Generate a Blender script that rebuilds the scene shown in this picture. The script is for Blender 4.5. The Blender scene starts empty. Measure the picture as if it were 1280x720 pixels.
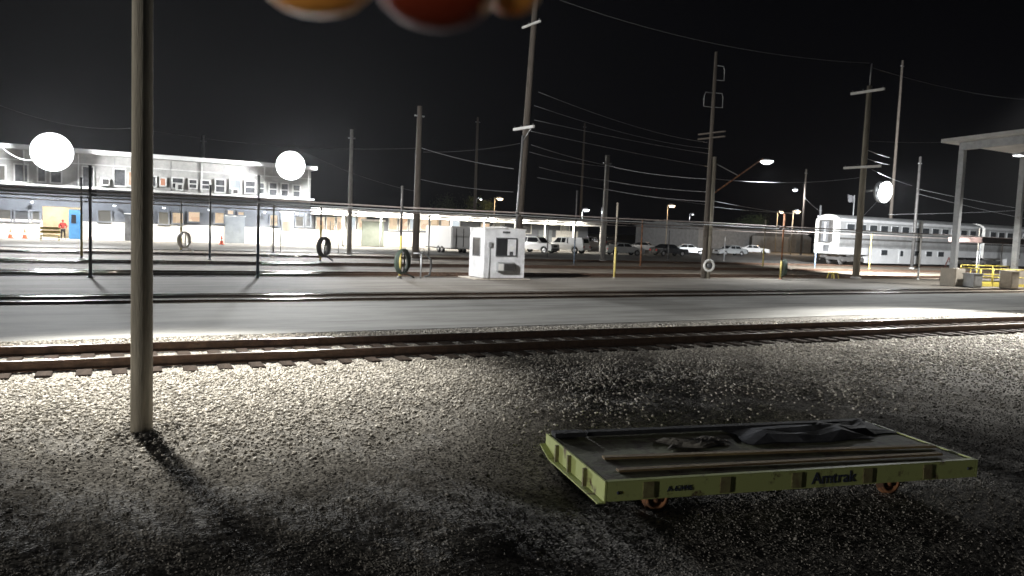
import bpy, bmesh, math, random
import numpy as np
from mathutils import Vector, Matrix
random.seed(7); RNG = np.random.default_rng(11)
SC = bpy.context.scene; COL = SC.collection; PI = math.pi
rad = math.radians

# ------------------------------------------------------------------ camera
CAMZ = 2.5
_yaw, _pit, _rol, _f = rad(60.4), rad(4.35), .039, 960.
CF = np.array([math.cos(_yaw)*math.cos(_pit), math.sin(_yaw)*math.cos(_pit), -math.sin(_pit)])
_R = np.array([math.sin(_yaw), -math.cos(_yaw), 0.]); _U = np.cross(_R, CF)
CR = _R*math.cos(_rol)+_U*math.sin(_rol); CU = _U*math.cos(_rol)-_R*math.sin(_rol)
CP = np.array([0., 0., CAMZ])
def _ray(u, v): return CF+CR*(u-640)/_f+CU*(360-v)/_f
def gp(u, v, z=0.):            # point of the photo on the horizontal plane z
    d = _ray(u, v); return CP+d*(z-CP[2])/d[2]
def at(u, v, y):               # point of the photo on the vertical plane Y = y
    d = _ray(u, v); return CP+d*y/d[1]
def hgt(u, v, p):              # height of a photo row above a base point p
    dz = np.dot(np.array(p)-CP, CF)/1.0
    return (CP+_ray(u, v)*dz)[2]
cam = bpy.data.objects.new('camera', bpy.data.cameras.new('camera')); COL.objects.link(cam); SC.camera = cam
cam.data.sensor_width = 36; cam.data.lens = 27; cam.data.clip_start = .02; cam.data.clip_end = 3000
m = Matrix.Identity(4)
for i in range(3):
    m[i][0] = CR[i]; m[i][1] = CU[i]; m[i][2] = -CF[i]; m[i][3] = CP[i]
cam.matrix_world = m
cam.data.dof.use_dof = True; cam.data.dof.focus_distance = 2.6; cam.data.dof.aperture_fstop = 13

# ------------------------------------------------------------------ world, fill sun, exposure
W = bpy.data.worlds.new('World'); SC.world = W; W.use_nodes = True
nt = W.node_tree; nt.nodes.clear()
sky = nt.nodes.new('ShaderNodeTexSky'); sky.sky_type = 'NISHITA'; sky.sun_disc = False
sky.sun_elevation = rad(-6); sky.sun_rotation = rad(200)
b1 = nt.nodes.new('ShaderNodeBackground'); b1.inputs[1].default_value = .05
b2 = nt.nodes.new('ShaderNodeBackground'); b2.inputs[0].default_value = (.0010, .0010, .0015, 1); b2.inputs[1].default_value = 1
ad = nt.nodes.new('ShaderNodeAddShader'); wo = nt.nodes.new('ShaderNodeOutputWorld')
nt.links.new(sky.outputs[0], b1.inputs[0]); nt.links.new(b1.outputs[0], ad.inputs[0]); nt.links.new(b2.outputs[0], ad.inputs[1]); nt.links.new(ad.outputs[0], wo.inputs[0])
sun = bpy.data.lights.new('fill_sun', 'SUN'); sun.energy = .012; sun.angle = rad(12); sun.color = (1, .95, .85)  # faint broad sun lamp added as low night fill
so = bpy.data.objects.new('fill_sun', sun); COL.objects.link(so); so.rotation_euler = (rad(48), 0, rad(-35))
SC.view_settings.view_transform = 'Standard'; SC.view_settings.look = 'None'
SC.view_settings.exposure = 0; SC.view_settings.gamma = 1
SC.cycles.use_denoising = True; SC.cycles.max_bounces = 5; SC.cycles.diffuse_bounces = 3
SC.cycles.caustics_reflective = False; SC.cycles.caustics_refractive = False
SC.cycles.sample_clamp_indirect = 3; SC.cycles.volume_bounces = 0
FLOOD_W = 8e4; YARD_W = 56000; PAD_W = 66000; ROAD_W = 15000; SPILL_W = 9500; SHED_W = 5000; RIGHT_W = 160000; LOW_W = 58000; GLARE_W = 30000; POLE_W = 42000

# ------------------------------------------------------------------ materials
def _new(name):
    mt = bpy.data.materials.new(name); mt.use_nodes = True
    n = mt.node_tree.nodes; return mt, n, mt.node_tree.links, n['Principled BSDF']
def mat(name, c, c2=None, scale=3., rough=.7, metal=0., bump=0., bscale=None, stretch=None, contrast=(.35, .65), island=0., spec=None):
    mt, n, l, p = _new(name)
    p.inputs['Roughness'].default_value = rough; p.inputs['Metallic'].default_value = metal
    if spec is not None: p.inputs['Specular IOR Level'].default_value = spec
    c2 = c2 or tuple(x*.72 for x in c)
    tc = n.new('ShaderNodeTexCoord'); mp = n.new('ShaderNodeMapping'); l.new(tc.outputs['Object'], mp.inputs[0])
    if stretch: mp.inputs['Scale'].default_value = stretch
    nz = n.new('ShaderNodeTexNoise'); nz.inputs['Scale'].default_value = scale; nz.inputs['Detail'].default_value = 6; nz.inputs['Roughness'].default_value = .65
    l.new(mp.outputs[0], nz.inputs['Vector'])
    mr = n.new('ShaderNodeMapRange'); mr.inputs[1].default_value, mr.inputs[2].default_value = contrast
    l.new(nz.outputs['Fac'], mr.inputs[0])
    mx = n.new('ShaderNodeMix'); mx.data_type = 'RGBA'; mx.inputs[6].default_value = (*c2, 1); mx.inputs[7].default_value = (*c, 1)
    l.new(mr.outputs[0], mx.inputs[0]); out = mx.outputs[2]
    if island:
        ge = n.new('ShaderNodeNewGeometry'); m2 = n.new('ShaderNodeMapRange'); m2.inputs[3].default_value = 1-island; m2.inputs[4].default_value = 1+island*.6
        l.new(ge.outputs['Random Per Island'], m2.inputs[0])
        m3 = n.new('ShaderNodeMix'); m3.data_type = 'RGBA'; m3.blend_type = 'MULTIPLY'; m3.inputs[0].default_value = 1
        l.new(out, m3.inputs[6]); l.new(m2.outputs[0], m3.inputs[7]); out = m3.outputs[2]
    l.new(out, p.inputs['Base Color'])
    if bump:
        nb = n.new('ShaderNodeTexNoise'); nb.inputs['Scale'].default_value = bscale or scale*6; nb.inputs['Detail'].default_value = 4
        l.new(mp.outputs[0], nb.inputs['Vector'])
        bp = n.new('ShaderNodeBump'); bp.inputs['Strength'].default_value = bump; bp.inputs['Distance'].default_value = .02
        l.new(nb.outputs['Fac'], bp.inputs['Height']); l.new(bp.outputs[0], p.inputs['Normal'])
    return mt
def ribbed(name, c, axis=0, freq=30., rough=.5, metal=0., depth=.3, c2=None):
    mt = mat(name, c, c2, 1.3, rough, metal)
    n, l = mt.node_tree.nodes, mt.node_tree.links; p = n['Principled BSDF']
    tc = n.new('ShaderNodeTexCoord'); wv = n.new('ShaderNodeTexWave'); wv.bands_direction = 'XYZ'[axis]; wv.inputs['Scale'].default_value = freq
    bp = n.new('ShaderNodeBump'); bp.inputs['Strength'].default_value = depth; bp.inputs['Distance'].default_value = .03
    l.new(tc.outputs['Object'], wv.inputs[0]); l.new(wv.outputs['Fac'], bp.inputs['Height']); l.new(bp.outputs[0], p.inputs['Normal'])
    return mt
def emit(name, c, s):
    mt, n, l, p = _new(name); p.inputs['Base Color'].default_value = (*c, 1)
    p.inputs['Emission Color'].default_value = (*c, 1); p.inputs['Emission Strength'].default_value = s; return mt
def glow_window(name, c, s, dark=(.25, .2, .15), scale=1.2):
    # a lit room seen through a pane: uneven bright and dim patches
    mt, n, l, p = _new(name); p.inputs['Roughness'].default_value = .15; p.inputs['Base Color'].default_value = (.05, .05, .05, 1)
    tc = n.new('ShaderNodeTexCoord'); nz = n.new('ShaderNodeTexVoronoi'); nz.distance = 'CHEBYCHEV'; nz.inputs['Scale'].default_value = scale
    cr = n.new('ShaderNodeMix'); cr.data_type = 'RGBA'; cr.inputs[6].default_value = (*c, 1); cr.inputs[7].default_value = (*dark, 1)
    l.new(tc.outputs['Object'], nz.inputs['Vector'])
    l.new(nz.outputs['Color'], cr.inputs[0]); l.new(cr.outputs[2], p.inputs['Emission Color']); p.inputs['Emission Strength'].default_value = s
    return mt
M = dict(
 dirt=mat('yard_dirt', (.30, .26, .21), (.15, .125, .10), .5, .9, spec=.08, bump=.4, bscale=9),
 gravel=mat('dirt_gravel', (.37, .35, .315), (.17, .158, .14), 1.3, .95, spec=.08, bump=.9, bscale=30, contrast=(.3, .72)),
 stone=mat('limestone_ballast', (.68, .645, .585), (.42, .39, .34), 14, .85, spec=.08, island=.5),
 grit=mat('dark_grit', (.27, .255, .23), (.16, .15, .135), 20, .9, island=.5, spec=.1),
 concrete=mat('apron_concrete', (.42, .415, .39), (.29, .285, .265), .9, .85, contrast=(.3, .6), spec=.1, bump=.15, bscale=14, stretch=(.35, 1, 1)),
 pad=mat('pad_concrete', (.26, .243, .217), (.175, .158, .136), .6, .85, spec=.08, bump=.25, bscale=12, stretch=(.3, 1, 1)),
 lot=mat('lot_asphalt', (.21, .205, .195), (.15, .146, .14), .5, .9, spec=.08),
 bed=mat('oily_shaded_ballast', (.17, .135, .105), (.075, .06, .047), 2.5, .95, spec=.08, bump=.3, bscale=25),
 rail=mat('rusty_rail', (.16, .095, .062), (.085, .052, .036), 8, .65, .3),
 railtop=mat('worn_rail_head', (.45, .42, .40), (.25, .2, .17), 3, .28, 1., stretch=(.2, 3, 3)),
 tie=mat('creosoted_tie', (.05, .038, .031), (.028, .022, .018), 5, .9, spec=.1, bump=.5, stretch=(3, .6, 3)),
 polewood=mat('weathered_pole', (.36, .325, .26), (.19, .17, .135), 2.2, .85, bump=.6, bscale=20, stretch=(6, 6, .4)),
 darkpole=mat('dark_pole', (.15, .128, .108), (.08, .068, .056), 3, .85, stretch=(6, 6, .5)),
 concpole=mat('concrete_pole', (.36, .35, .33), (.27, .26, .25), 2, .8),
 bluesteel=mat('faded_blue_paint', (.16, .21, .28), (.10, .13, .17), 3, .6),
 yellow=mat('yellow_paint', (.62, .52, .17), (.48, .38, .12), 4, .6),
 brightyellow=mat('safety_yellow', (.75, .62, .12), (.6, .48, .1), 4, .5),
 rust=mat('rust_orange', (.32, .14, .06), (.18, .08, .04), 5, .85),
 darkmetal=mat('dark_metal', (.075, .072, .07), (.042, .04, .038), 4, .6, .3),
 postgrey=mat('dark_grey_paint', (.15, .15, .155), (.09, .088, .088), 4, .6),
 galv=mat('galvanised', (.42, .43, .44), (.32, .33, .34), 3, .45, .5),
 pipe=mat('weathered_pipe', (.42, .38, .36), (.25, .2, .18), 1.5, .5, .2),
 whitewall=mat('white_painted_wall', (.78, .77, .74), (.62, .61, .58), .8, .7),
 upper=ribbed('grey_cladding', (.50, .49, .47), 2, 5, .7, 0, .4),
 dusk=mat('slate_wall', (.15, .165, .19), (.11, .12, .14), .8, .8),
 greydoor=ribbed('grey_roller', (.27, .30, .33), 2, 6, .6, 0, .3),
 greendoor=ribbed('green_roller', (.22, .25, .22), 2, 5, .6, 0, .4),
 bluedoor=mat('blue_door', (.08, .25, .48), (.06, .2, .4), 3, .5),
 trim=mat('white_trim', (.75, .75, .73), (.6, .6, .58), 2, .6),
 booth=ribbed('booth_siding', (.72, .73, .75), 0, 14, .5, 0, .5),
 boothside=ribbed('booth_siding_side', (.72, .73, .75), 1, 14, .5, 0, .5),
 glass=mat('dark_glass', (.03, .033, .036), (.02, .02, .022), 2, .12, spec=.6),
 greyglass=mat('grey_glass', (.13, .135, .14), (.06, .06, .065), 2.5, .25),
 roofwhite=mat('white_roof_edge', (.80, .80, .79), (.66, .66, .65), 1, .6),
 limepocket=mat('grimy_lime', (.22, .22, .09), (.13, .10, .05), 9, .8),
 lime=mat('lime_paint', (.38, .43, .16), (.17, .17, .075), 7, .6, contrast=(.22, .42)),
 limedark=mat('scuffed_deck', (.17, .19, .095), (.10, .085, .06), 4, .8, bump=.3, contrast=(.3, .7)),
 plank=mat('weathered_plank', (.24, .18, .075), (.11, .065, .035), 5, .85, bump=.4, stretch=(.3, 6, 6)),
 blacktarp=mat('black_sheet', (.035, .036, .04), (.02, .02, .022), 6, .8, bump=.3, spec=.15),
 greytarp=mat('grey_sheet', (.10, .105, .12), (.06, .062, .07), 6, .85, bump=.3, spec=.1),
 ink=mat('dark_ink', (.02, .025, .05), (.07, .08, .05), 12, .8, contrast=(.3, .45)),
 train=ribbed('fluted_steel', (.62, .63, .64), 2, 5.5, .33, .75, .55),
 trainsm=mat('smooth_steel', (.66, .67, .68), (.55, .56, .57), 1, .35, .6),
 trainend=mat('carriage_end', (.52, .52, .50), (.38, .37, .35), 2, .6, .2),
 carwhite=mat('white_car_paint', (.80, .80, .80), (.76, .76, .76), 1, .25),
 carsilver=mat('silver_car_paint', (.50, .52, .53), (.46, .48, .49), 1, .3, .5),
 carblack=mat('black_car_paint', (.025, .027, .03), (.02, .02, .022), 1, .2),
 cargrey=mat('grey_car_paint', (.16, .165, .17), (.14, .14, .15), 1, .3, .3),
 carglass=mat('car_glass', (.02, .023, .025), (.015, .016, .018), 1, .08, spec=.7),
 tyre=mat('tyre_rubber', (.02, .02, .02), None, 5, .85),
 rim=mat('alloy_rim', (.55, .55, .56), None, 3, .35, .7),
 redlens=mat('red_lens', (.55, .03, .03), None, 3, .3),
 clearlens=mat('clear_lens', (.75, .75, .72), None, 3, .15),
 hosegreen=mat('green_hose', (.06, .09, .065), (.04, .055, .045), 6, .6),
 hosewhite=mat('white_hose', (.75, .75, .72), (.6, .6, .58), 6, .55),
 hosedark=mat('dark_hose', (.05, .05, .048), None, 6, .6),
 cone=mat('orange_cone', (.75, .09, .03), (.65, .08, .03), 3, .6),
 redcloth=mat('red_jacket', (.42, .03, .025), (.32, .02, .02), 8, .85),
 darkcloth=mat('dark_trousers', (.035, .03, .032), None, 8, .9),
 hair=mat('dark_hair', (.02, .016, .012), None, 8, .7),
 wire=mat('aluminium_wire', (.50, .51, .53), None, 2, .5, .3),
 wiredark=mat('dull_wire', (.16, .16, .165), None, 2, .6, .2),
 awning=mat('brown_awning', (.08, .045, .036), (.05, .03, .025), 2, .8),
 redsteel=mat('dull_red_steel', (.22, .09, .08), (.14, .06, .05), 3, .7),
 beige=mat('beige_concrete', (.50, .45, .38), (.4, .36, .3), 2, .85),
 shed=ribbed('far_shed_cladding', (.32, .32, .32), 0, 3, .7, 0, .3),
 leaf=mat('leaves', (.07, .10, .035), (.04, .06, .02), 3, .7, island=.5),
 bark=mat('bark', (.12, .09, .06), None, 5, .9),
 paper=mat('pale_paper', (.65, .75, .75), (.5, .6, .6), 5, .7),
 flag=mat('pale_flag', (.07, .07, .075), (.04, .04, .045), 3, .8),
 lampwhite=emit('flood_lens', (.95, .98, 1.0), 5),
 lampsmall=emit('lamp_lens', (.95, .97, 1.0), 6),
 lampwarm=emit('warm_lamp_lens', (1., .78, .52), 5),
 winwarm=glow_window('warm_room', (1., .78, .52), 1.0, (.45, .3, .18), 1.4),
 winbright=glow_window('bright_room', (1., .86, .66), 1.0, (.7, .42, .24), 1.1),
 winorange=glow_window('orange_room', (1., .42, .25), .9, (.6, .3, .2), 1.),
 windim=glow_window('dim_room', (.5, .45, .34), .45, (.1, .12, .12), 1.1),
 winblue=glow_window('blue_room', (.35, .42, .5), .35, (.12, .14, .17), 1.),
 winwhite=glow_window('white_room', (.8, .9, .95), 1.0, (.5, .55, .6), 1.),
)

def pebbles(mt, scale, lo, hi, bump):
    n, l = mt.node_tree.nodes, mt.node_tree.links; p = n['Principled BSDF']
    tc = n.new('ShaderNodeTexCoord'); v = n.new('ShaderNodeTexVoronoi'); v.inputs['Scale'].default_value = scale; v.inputs['Randomness'].default_value = 1
    l.new(tc.outputs['Object'], v.inputs['Vector'])
    sp = n.new('ShaderNodeSeparateColor'); l.new(v.outputs['Color'], sp.inputs[0])
    mr = n.new('ShaderNodeMapRange'); mr.inputs[3].default_value = lo; mr.inputs[4].default_value = hi; l.new(sp.outputs[0], mr.inputs[0])
    src = p.inputs['Base Color'].links[0].from_socket
    mx = n.new('ShaderNodeMix'); mx.data_type = 'RGBA'; mx.blend_type = 'MULTIPLY'; mx.inputs[0].default_value = 1
    l.new(src, mx.inputs[6]); l.new(mr.outputs[0], mx.inputs[7]); l.new(mx.outputs[2], p.inputs['Base Color'])
    iv = n.new('ShaderNodeMapRange'); iv.inputs[1].default_value = 0; iv.inputs[2].default_value = .6; iv.inputs[3].default_value = 1; iv.inputs[4].default_value = 0; l.new(v.outputs['Distance'], iv.inputs[0])
    b = n.new('ShaderNodeBump'); b.inputs['Strength'].default_value = bump; b.inputs['Distance'].default_value = .015; l.new(iv.outputs[0], b.inputs['Height']); l.new(b.outputs[0], p.inputs['Normal'])
def chips(mt, scale, col, lo, hi):
    n, l = mt.node_tree.nodes, mt.node_tree.links; p = n['Principled BSDF']
    tc = n.new('ShaderNodeTexCoord'); nz = n.new('ShaderNodeTexNoise'); nz.inputs['Scale'].default_value = scale; nz.inputs['Detail'].default_value = 10; nz.inputs['Roughness'].default_value = .75; l.new(tc.outputs['Object'], nz.inputs['Vector'])
    mr = n.new('ShaderNodeMapRange'); mr.inputs[1].default_value = lo; mr.inputs[2].default_value = hi; l.new(nz.outputs['Fac'], mr.inputs[0])
    src = p.inputs['Base Color'].links[0].from_socket
    mx = n.new('ShaderNodeMix'); mx.data_type = 'RGBA'; mx.inputs[7].default_value = (*col, 1); l.new(mr.outputs[0], mx.inputs[0]); l.new(src, mx.inputs[6]); l.new(mx.outputs[2], p.inputs['Base Color'])
chips(M['lime'], 3.2, (.09, .055, .03), .56, .64); chips(M['limedark'], 2.5, (.05, .035, .022), .5, .62); chips(M['rust'], 6, (.07, .035, .02), .5, .6)
chips(M['booth'], 1.6, (.42, .42, .42), .56, .75); chips(M['galv'], 1.2, (.22, .2, .18), .58, .7); chips(M['whitewall'], .9, (.5, .48, .45), .56, .72)
pebbles(M['gravel'], 34, .35, 1.5, .9)
def patches(mt, scale, lo, stretch):
    # worn tyre tracks and repair patches, long along the road
    n, l = mt.node_tree.nodes, mt.node_tree.links; p = n['Principled BSDF']
    tc = n.new('ShaderNodeTexCoord'); mp = n.new('ShaderNodeMapping'); mp.inputs['Scale'].default_value = stretch; l.new(tc.outputs['Object'], mp.inputs[0])
    nz = n.new('ShaderNodeTexNoise'); nz.inputs['Scale'].default_value = scale; nz.inputs['Detail'].default_value = 8; nz.inputs['Roughness'].default_value = .7; l.new(mp.outputs[0], nz.inputs['Vector'])
    mr = n.new('ShaderNodeMapRange'); mr.inputs[1].default_value = .32; mr.inputs[2].default_value = .52; mr.inputs[3].default_value = lo; mr.inputs[4].default_value = 1; l.new(nz.outputs['Fac'], mr.inputs[0])
    src = p.inputs['Base Color'].links[0].from_socket
    mx = n.new('ShaderNodeMix'); mx.data_type = 'RGBA'; mx.blend_type = 'MULTIPLY'; mx.inputs[0].default_value = 1
    l.new(src, mx.inputs[6]); l.new(mr.outputs[0], mx.inputs[7]); l.new(mx.outputs[2], p.inputs['Base Color'])
patches(M['concrete'], 1., .62, (.12, 1.4, 1)); patches(M['pad'], 1., .6, (.15, 1.2, 1)); patches(M['lot'], .5, .7, (.2, 1, 1)); patches(M['dirt'], .6, .6, (.2, 1, 1))
# ------------------------------------------------------------------ mesh helpers
class MB:
    def __init__(s): s.v = []; s.f = []; s.sm = []
    def add(s, vs, fs, smooth=False):
        b = len(s.v); s.v += [tuple(float(c) for c in v) for v in vs]
        s.f += [tuple(b+i for i in f) for f in fs]; s.sm += [smooth]*len(fs); return s
    def box(s, x0, x1, y0, y1, z0, z1):
        vs = [(x, y, z) for z in (z0, z1) for y in (y0, y1) for x in (x0, x1)]
        return s.add(vs, [(0, 2, 3, 1), (4, 5, 7, 6), (0, 1, 5, 4), (2, 6, 7, 3), (0, 4, 6, 2), (1, 3, 7, 5)])
    def bar(s, a, b, w, h, up=(0, 0, 1)):      # rectangular bar from a to b
        a, b = np.array(a, float), np.array(b, float); d = (b-a)/np.linalg.norm(b-a)
        u = np.array(up, float); sd = np.cross(d, u)
        if np.linalg.norm(sd) < 1e-4: sd = np.cross(d, (1, 0, 0))
        sd /= np.linalg.norm(sd); u = np.cross(sd, d)
        vs = [p+sd*w/2*i+u*h/2*j for p in (a, b) for i, j in ((-1, -1), (1, -1), (1, 1), (-1, 1))]
        return s.add(vs, [(0, 1, 2, 3), (7, 6, 5, 4), (0, 4, 5, 1), (1, 5, 6, 2), (2, 6, 7, 3), (3, 7, 4, 0)])
    def tube(s, pts, r, n=10, cap=True):
        pts = [np.array(p, float) for p in pts]; k = len(pts)
        rs = r if isinstance(r, (list, tuple)) else [r]*k
        vs = []; prev = None
        for i, p in enumerate(pts):
            d = pts[min(i+1, k-1)]-pts[max(i-1, 0)]; d = d/np.linalg.norm(d)
            if prev is None:
                a = np.cross(d, (0, 0, 1.) if abs(d[2]) < .9 else (1., 0, 0))
            else: a = prev-d*np.dot(prev, d)
            a /= np.linalg.norm(a); prev = a; b = np.cross(d, a)
            for j in range(n):
                t = 2*PI*j/n; vs.append(p+(a*math.cos(t)+b*math.sin(t))*rs[i])
        fs = [(i*n+j, i*n+(j+1) % n, (i+1)*n+(j+1) % n, (i+1)*n+j) for i in range(k-1) for j in range(n)]
        s.add(vs, fs, True)
        if cap: s.add(vs[:n], [tuple(range(n))[::-1]]); s.add(vs[-n:], [tuple(range(n))])
        return s
    def lathe(s, prof, c=(0, 0, 0), axis=(0, 0, 1), n=20):      # prof = [(r, h)]
        c = np.array(c, float); d = np.array(axis, float); d /= np.linalg.norm(d)
        a = np.cross(d, (0, 0, 1.) if abs(d[2]) < .9 else (1., 0, 0)); a /= np.linalg.norm(a); b = np.cross(d, a)
        vs = [c+d*h+(a*math.cos(2*PI*j/n)+b*math.sin(2*PI*j/n))*r for r, h in prof for j in range(n)]
        fs = [(i*n+j, i*n+(j+1) % n, (i+1)*n+(j+1) % n, (i+1)*n+j) for i in range(len(prof)-1) for j in range(n)]
        return s.add(vs, fs, True)
    def prism(s, poly, ax, a0, a1, tap=None):
        # poly in the two axes other than ax, extruded along ax from a0 to a1
        def pt(p, a):
            q = list(p); q.insert(ax, a); return q
        n = len(poly); vs = [pt(p, a0) for p in poly]+[pt(p, a1) for p in poly]
        return s.add(vs, [tuple(range(n)), tuple(range(2*n-1, n-1, -1))]+[(i, n+i, n+(i+1) % n, (i+1) % n) for i in range(n)])
    def build(s, name, mt, parent=None, off=(0, 0, 0), bevel=0, solid=False):
        me = bpy.data.meshes.new(name); o3 = np.array(off, float)
        me.from_pydata([tuple(np.array(v)-o3) for v in s.v], [], s.f)
        me.polygons.foreach_set('use_smooth', s.sm)
        bm = bmesh.new(); bm.from_mesh(me); bmesh.ops.remove_doubles(bm, verts=bm.verts, dist=1e-5)
        bmesh.ops.recalc_face_normals(bm, faces=bm.faces)
        if bevel:
            es = [e for e in bm.edges if e.is_manifold and e.calc_face_angle(0) > .5]
            bmesh.ops.bevel(bm, geom=es, offset=bevel, segments=2, affect='EDGES', clamp_overlap=True)
        bm.to_mesh(me); bm.free(); me.materials.append(M[mt] if isinstance(mt, str) else mt)
        ob = bpy.data.objects.new(name, me); COL.objects.link(ob)
        if parent is not None: ob.parent = parent
        else: ob.location = off
        return ob
def tag(o, label=None, cat=None, group=None, kind=None):
    if label: o['label'] = label
    if cat: o['category'] = cat
    if group: o['group'] = group
    if kind: o['kind'] = kind
    return o
def thing(name, label, cat, loc=(0, 0, 0), rz=0., group=None):
    o = bpy.data.objects.new(name, None); COL.objects.link(o); o.empty_display_size = .3
    o.location = tuple(float(c) for c in loc); o.rotation_euler = (0, 0, rz); return tag(o, label, cat, group)
def dup(root, loc=None, rz=None, label=None, group=None):
    def cp(o, par):
        c = o.copy(); COL.objects.link(c)
        if par is not None: c.parent = par
        for ch in list(o.children): cp(ch, c)
        return c
    r = cp(root, None)
    if loc is not None: r.location = tuple(float(c) for c in loc)
    if rz is not None: r.rotation_euler = (0, 0, rz)
    if label: r['label'] = label
    if group: r['group'] = group
    return r
def sheet(name, mt, x0, x1, y0, y1, z, depth=.1):
    return tag(MB().box(x0, x1, y0, y1, z-depth, z).build(name, mt), kind='structure')
def light(kind, name, loc, watts, color=(1, 1, 1), r=.2, target=None, angle=120, blend=1., parent=None, size=None):
    d = bpy.data.lights.new(name, kind); d.energy = watts; d.color = color
    if kind == 'AREA': d.shape = 'RECTANGLE'; d.size, d.size_y = size
    else: d.shadow_soft_size = r
    if kind == 'SPOT': d.spot_size = rad(angle); d.spot_blend = blend
    o = bpy.data.objects.new(name, d); COL.objects.link(o); loc = Vector([float(c) for c in loc])
    if target is not None: o.rotation_euler = (Vector([float(c) for c in target])-loc).to_track_quat('-Z', 'Y').to_euler()
    if parent is not None: o.parent = parent; o.location = loc-parent.location
    else: o.location = loc
    return o
def skin(name, verts, edges, radii, mt, parent=None, off=(0, 0, 0), sub=2, root=0):
    me = bpy.data.meshes.new(name); me.from_pydata([tuple(np.array(v, float)-np.array(off)) for v in verts], edges, [])
    ob = bpy.data.objects.new(name, me); COL.objects.link(ob)
    ob.modifiers.new('s', 'SKIN'); ob.modifiers['s'].use_smooth_shade = True
    for i, r in enumerate(radii):
        sv = me.skin_vertices[0].data[i]; sv.radius = (r, r) if not isinstance(r, tuple) else r; sv.use_root = (i == root)
    sm = ob.modifiers.new('d', 'SUBSURF'); sm.levels = sub; sm.render_levels = sub
    dg = bpy.context.evaluated_depsgraph_get(); nm = bpy.data.meshes.new_from_object(ob.evaluated_get(dg))
    nm.polygons.foreach_set('use_smooth', [True]*len(nm.polygons))
    ob.modifiers.clear(); ob.data = nm; nm.materials.clear(); nm.materials.append(M[mt] if isinstance(mt, str) else mt)
    if parent is not None: ob.parent = parent
    else: ob.location = off
    return ob

# ------------------------------------------------------------------ ground
def hz(X, Y):                  # the near yard drops gently from the ballast towards the viewer
    X = np.asarray(X, float); Y = np.asarray(Y, float)
    d = np.clip(12-(Y-.18*np.clip(X-3, 0, 10)), 0, 9)
    z = -(.010*d+.0058*d*d)
    z = z+.018*np.sin(X*1.7+Y*.9)*np.sin(Y*2.1-X*.6)*np.clip(d, 0, 1)+.010*np.sin(X*5.1+1)*np.sin(Y*4.3+X)*np.clip(d+.3, 0, 1)
    w = np.exp(-(np.maximum(np.abs(X-7.0)-2.4, 0)/.9)**2-(np.maximum(np.abs(Y-6.0)-1.3, 0)/.9)**2)
    return z*(1-w)+(-.405+.3*(z+.39)*.2)*w
def grid(name, xs, ys, zf, mt):
    X, Y = np.meshgrid(xs, ys); Z = zf(X, Y); nx, ny = len(xs), len(ys)
    v = np.stack([X, Y, Z], -1).reshape(-1, 3)
    i = np.arange(nx-1)[None, :]+np.arange(ny-1)[:, None]*nx
    q = np.stack([i, i+1, i+1+nx, i+nx], -1).reshape(-1, 4)
    me = bpy.data.meshes.new(name); me.vertices.add(len(v)); me.vertices.foreach_set('co', v.ravel())
    me.loops.add(q.size); me.loops.foreach_set('vertex_index', q.ravel().astype(np.int32)); me.polygons.add(len(q))
    me.polygons.foreach_set('loop_start', np.arange(0, q.size, 4, dtype=np.int32)); me.polygons.foreach_set('loop_total', np.full(len(q), 4, np.int32))
    me.polygons.foreach_set('use_smooth', np.ones(len(q), bool)); me.update(calc_edges=True)
    me.materials.append(M[mt]); o = bpy.data.objects.new(name, me); COL.objects.link(o); return tag(o, kind='structure')
grid('ground', np.array([-900., -200, -60, 0, 60, 200, 1200]), np.array([-300., 10, 12.6, 13, 60, 300, 1500]),
     lambda X, Y: np.where(Y < 12.5, -1.4, -.03), 'dirt')
_xs = np.concatenate([np.linspace(-60, -8, 60), np.arange(-7.9, 22, .05), np.linspace(22.1, 90, 150)])
_ys = np.concatenate([np.linspace(-30, 2.4, 30), np.arange(2.5, 17.2, .05)])
_nz = RNG.normal(0, 1, (len(_ys), len(_xs)))
def near_z(X, Y):
    return hz(X, Y)+_nz*.0035*np.clip((Y-2)*5, 0, 1)
grid('gravel_yard', _xs, _ys, near_z, 'gravel')
def yard_line(n, mt, a, b, z): sheet(n, mt, -150, 420, a, b, z)
def apron():      # concrete road along the near track, its edge skewed with the track
    e = lambda x: 17.15-.006*(x-5)
    MBx = MB(); MBx.prism([(-150, e(-20)), (420, 17.0), (420, 23.9), (-150, 23.9)], 2, -.10, .004)
    return tag(MBx.build('concrete_road', 'concrete'), kind='structure')
apron()
yard_line('far_track_bed', 'bed', 23.9, 26.9, -.05)
yard_line('service_pad', 'pad', 26.9, 34.6, .006)
for a, b in ((35.2, 38.3), (43.6, 46.6), (53.4, 57.0)): yard_line('oily_shaded_bed', 'bed', a, b, -.012)  # dark oily strips, with the sunken rails' shade put into their colour
yard_line('station_platform', 'lot', 62.5, 81.4, .02)
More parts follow.
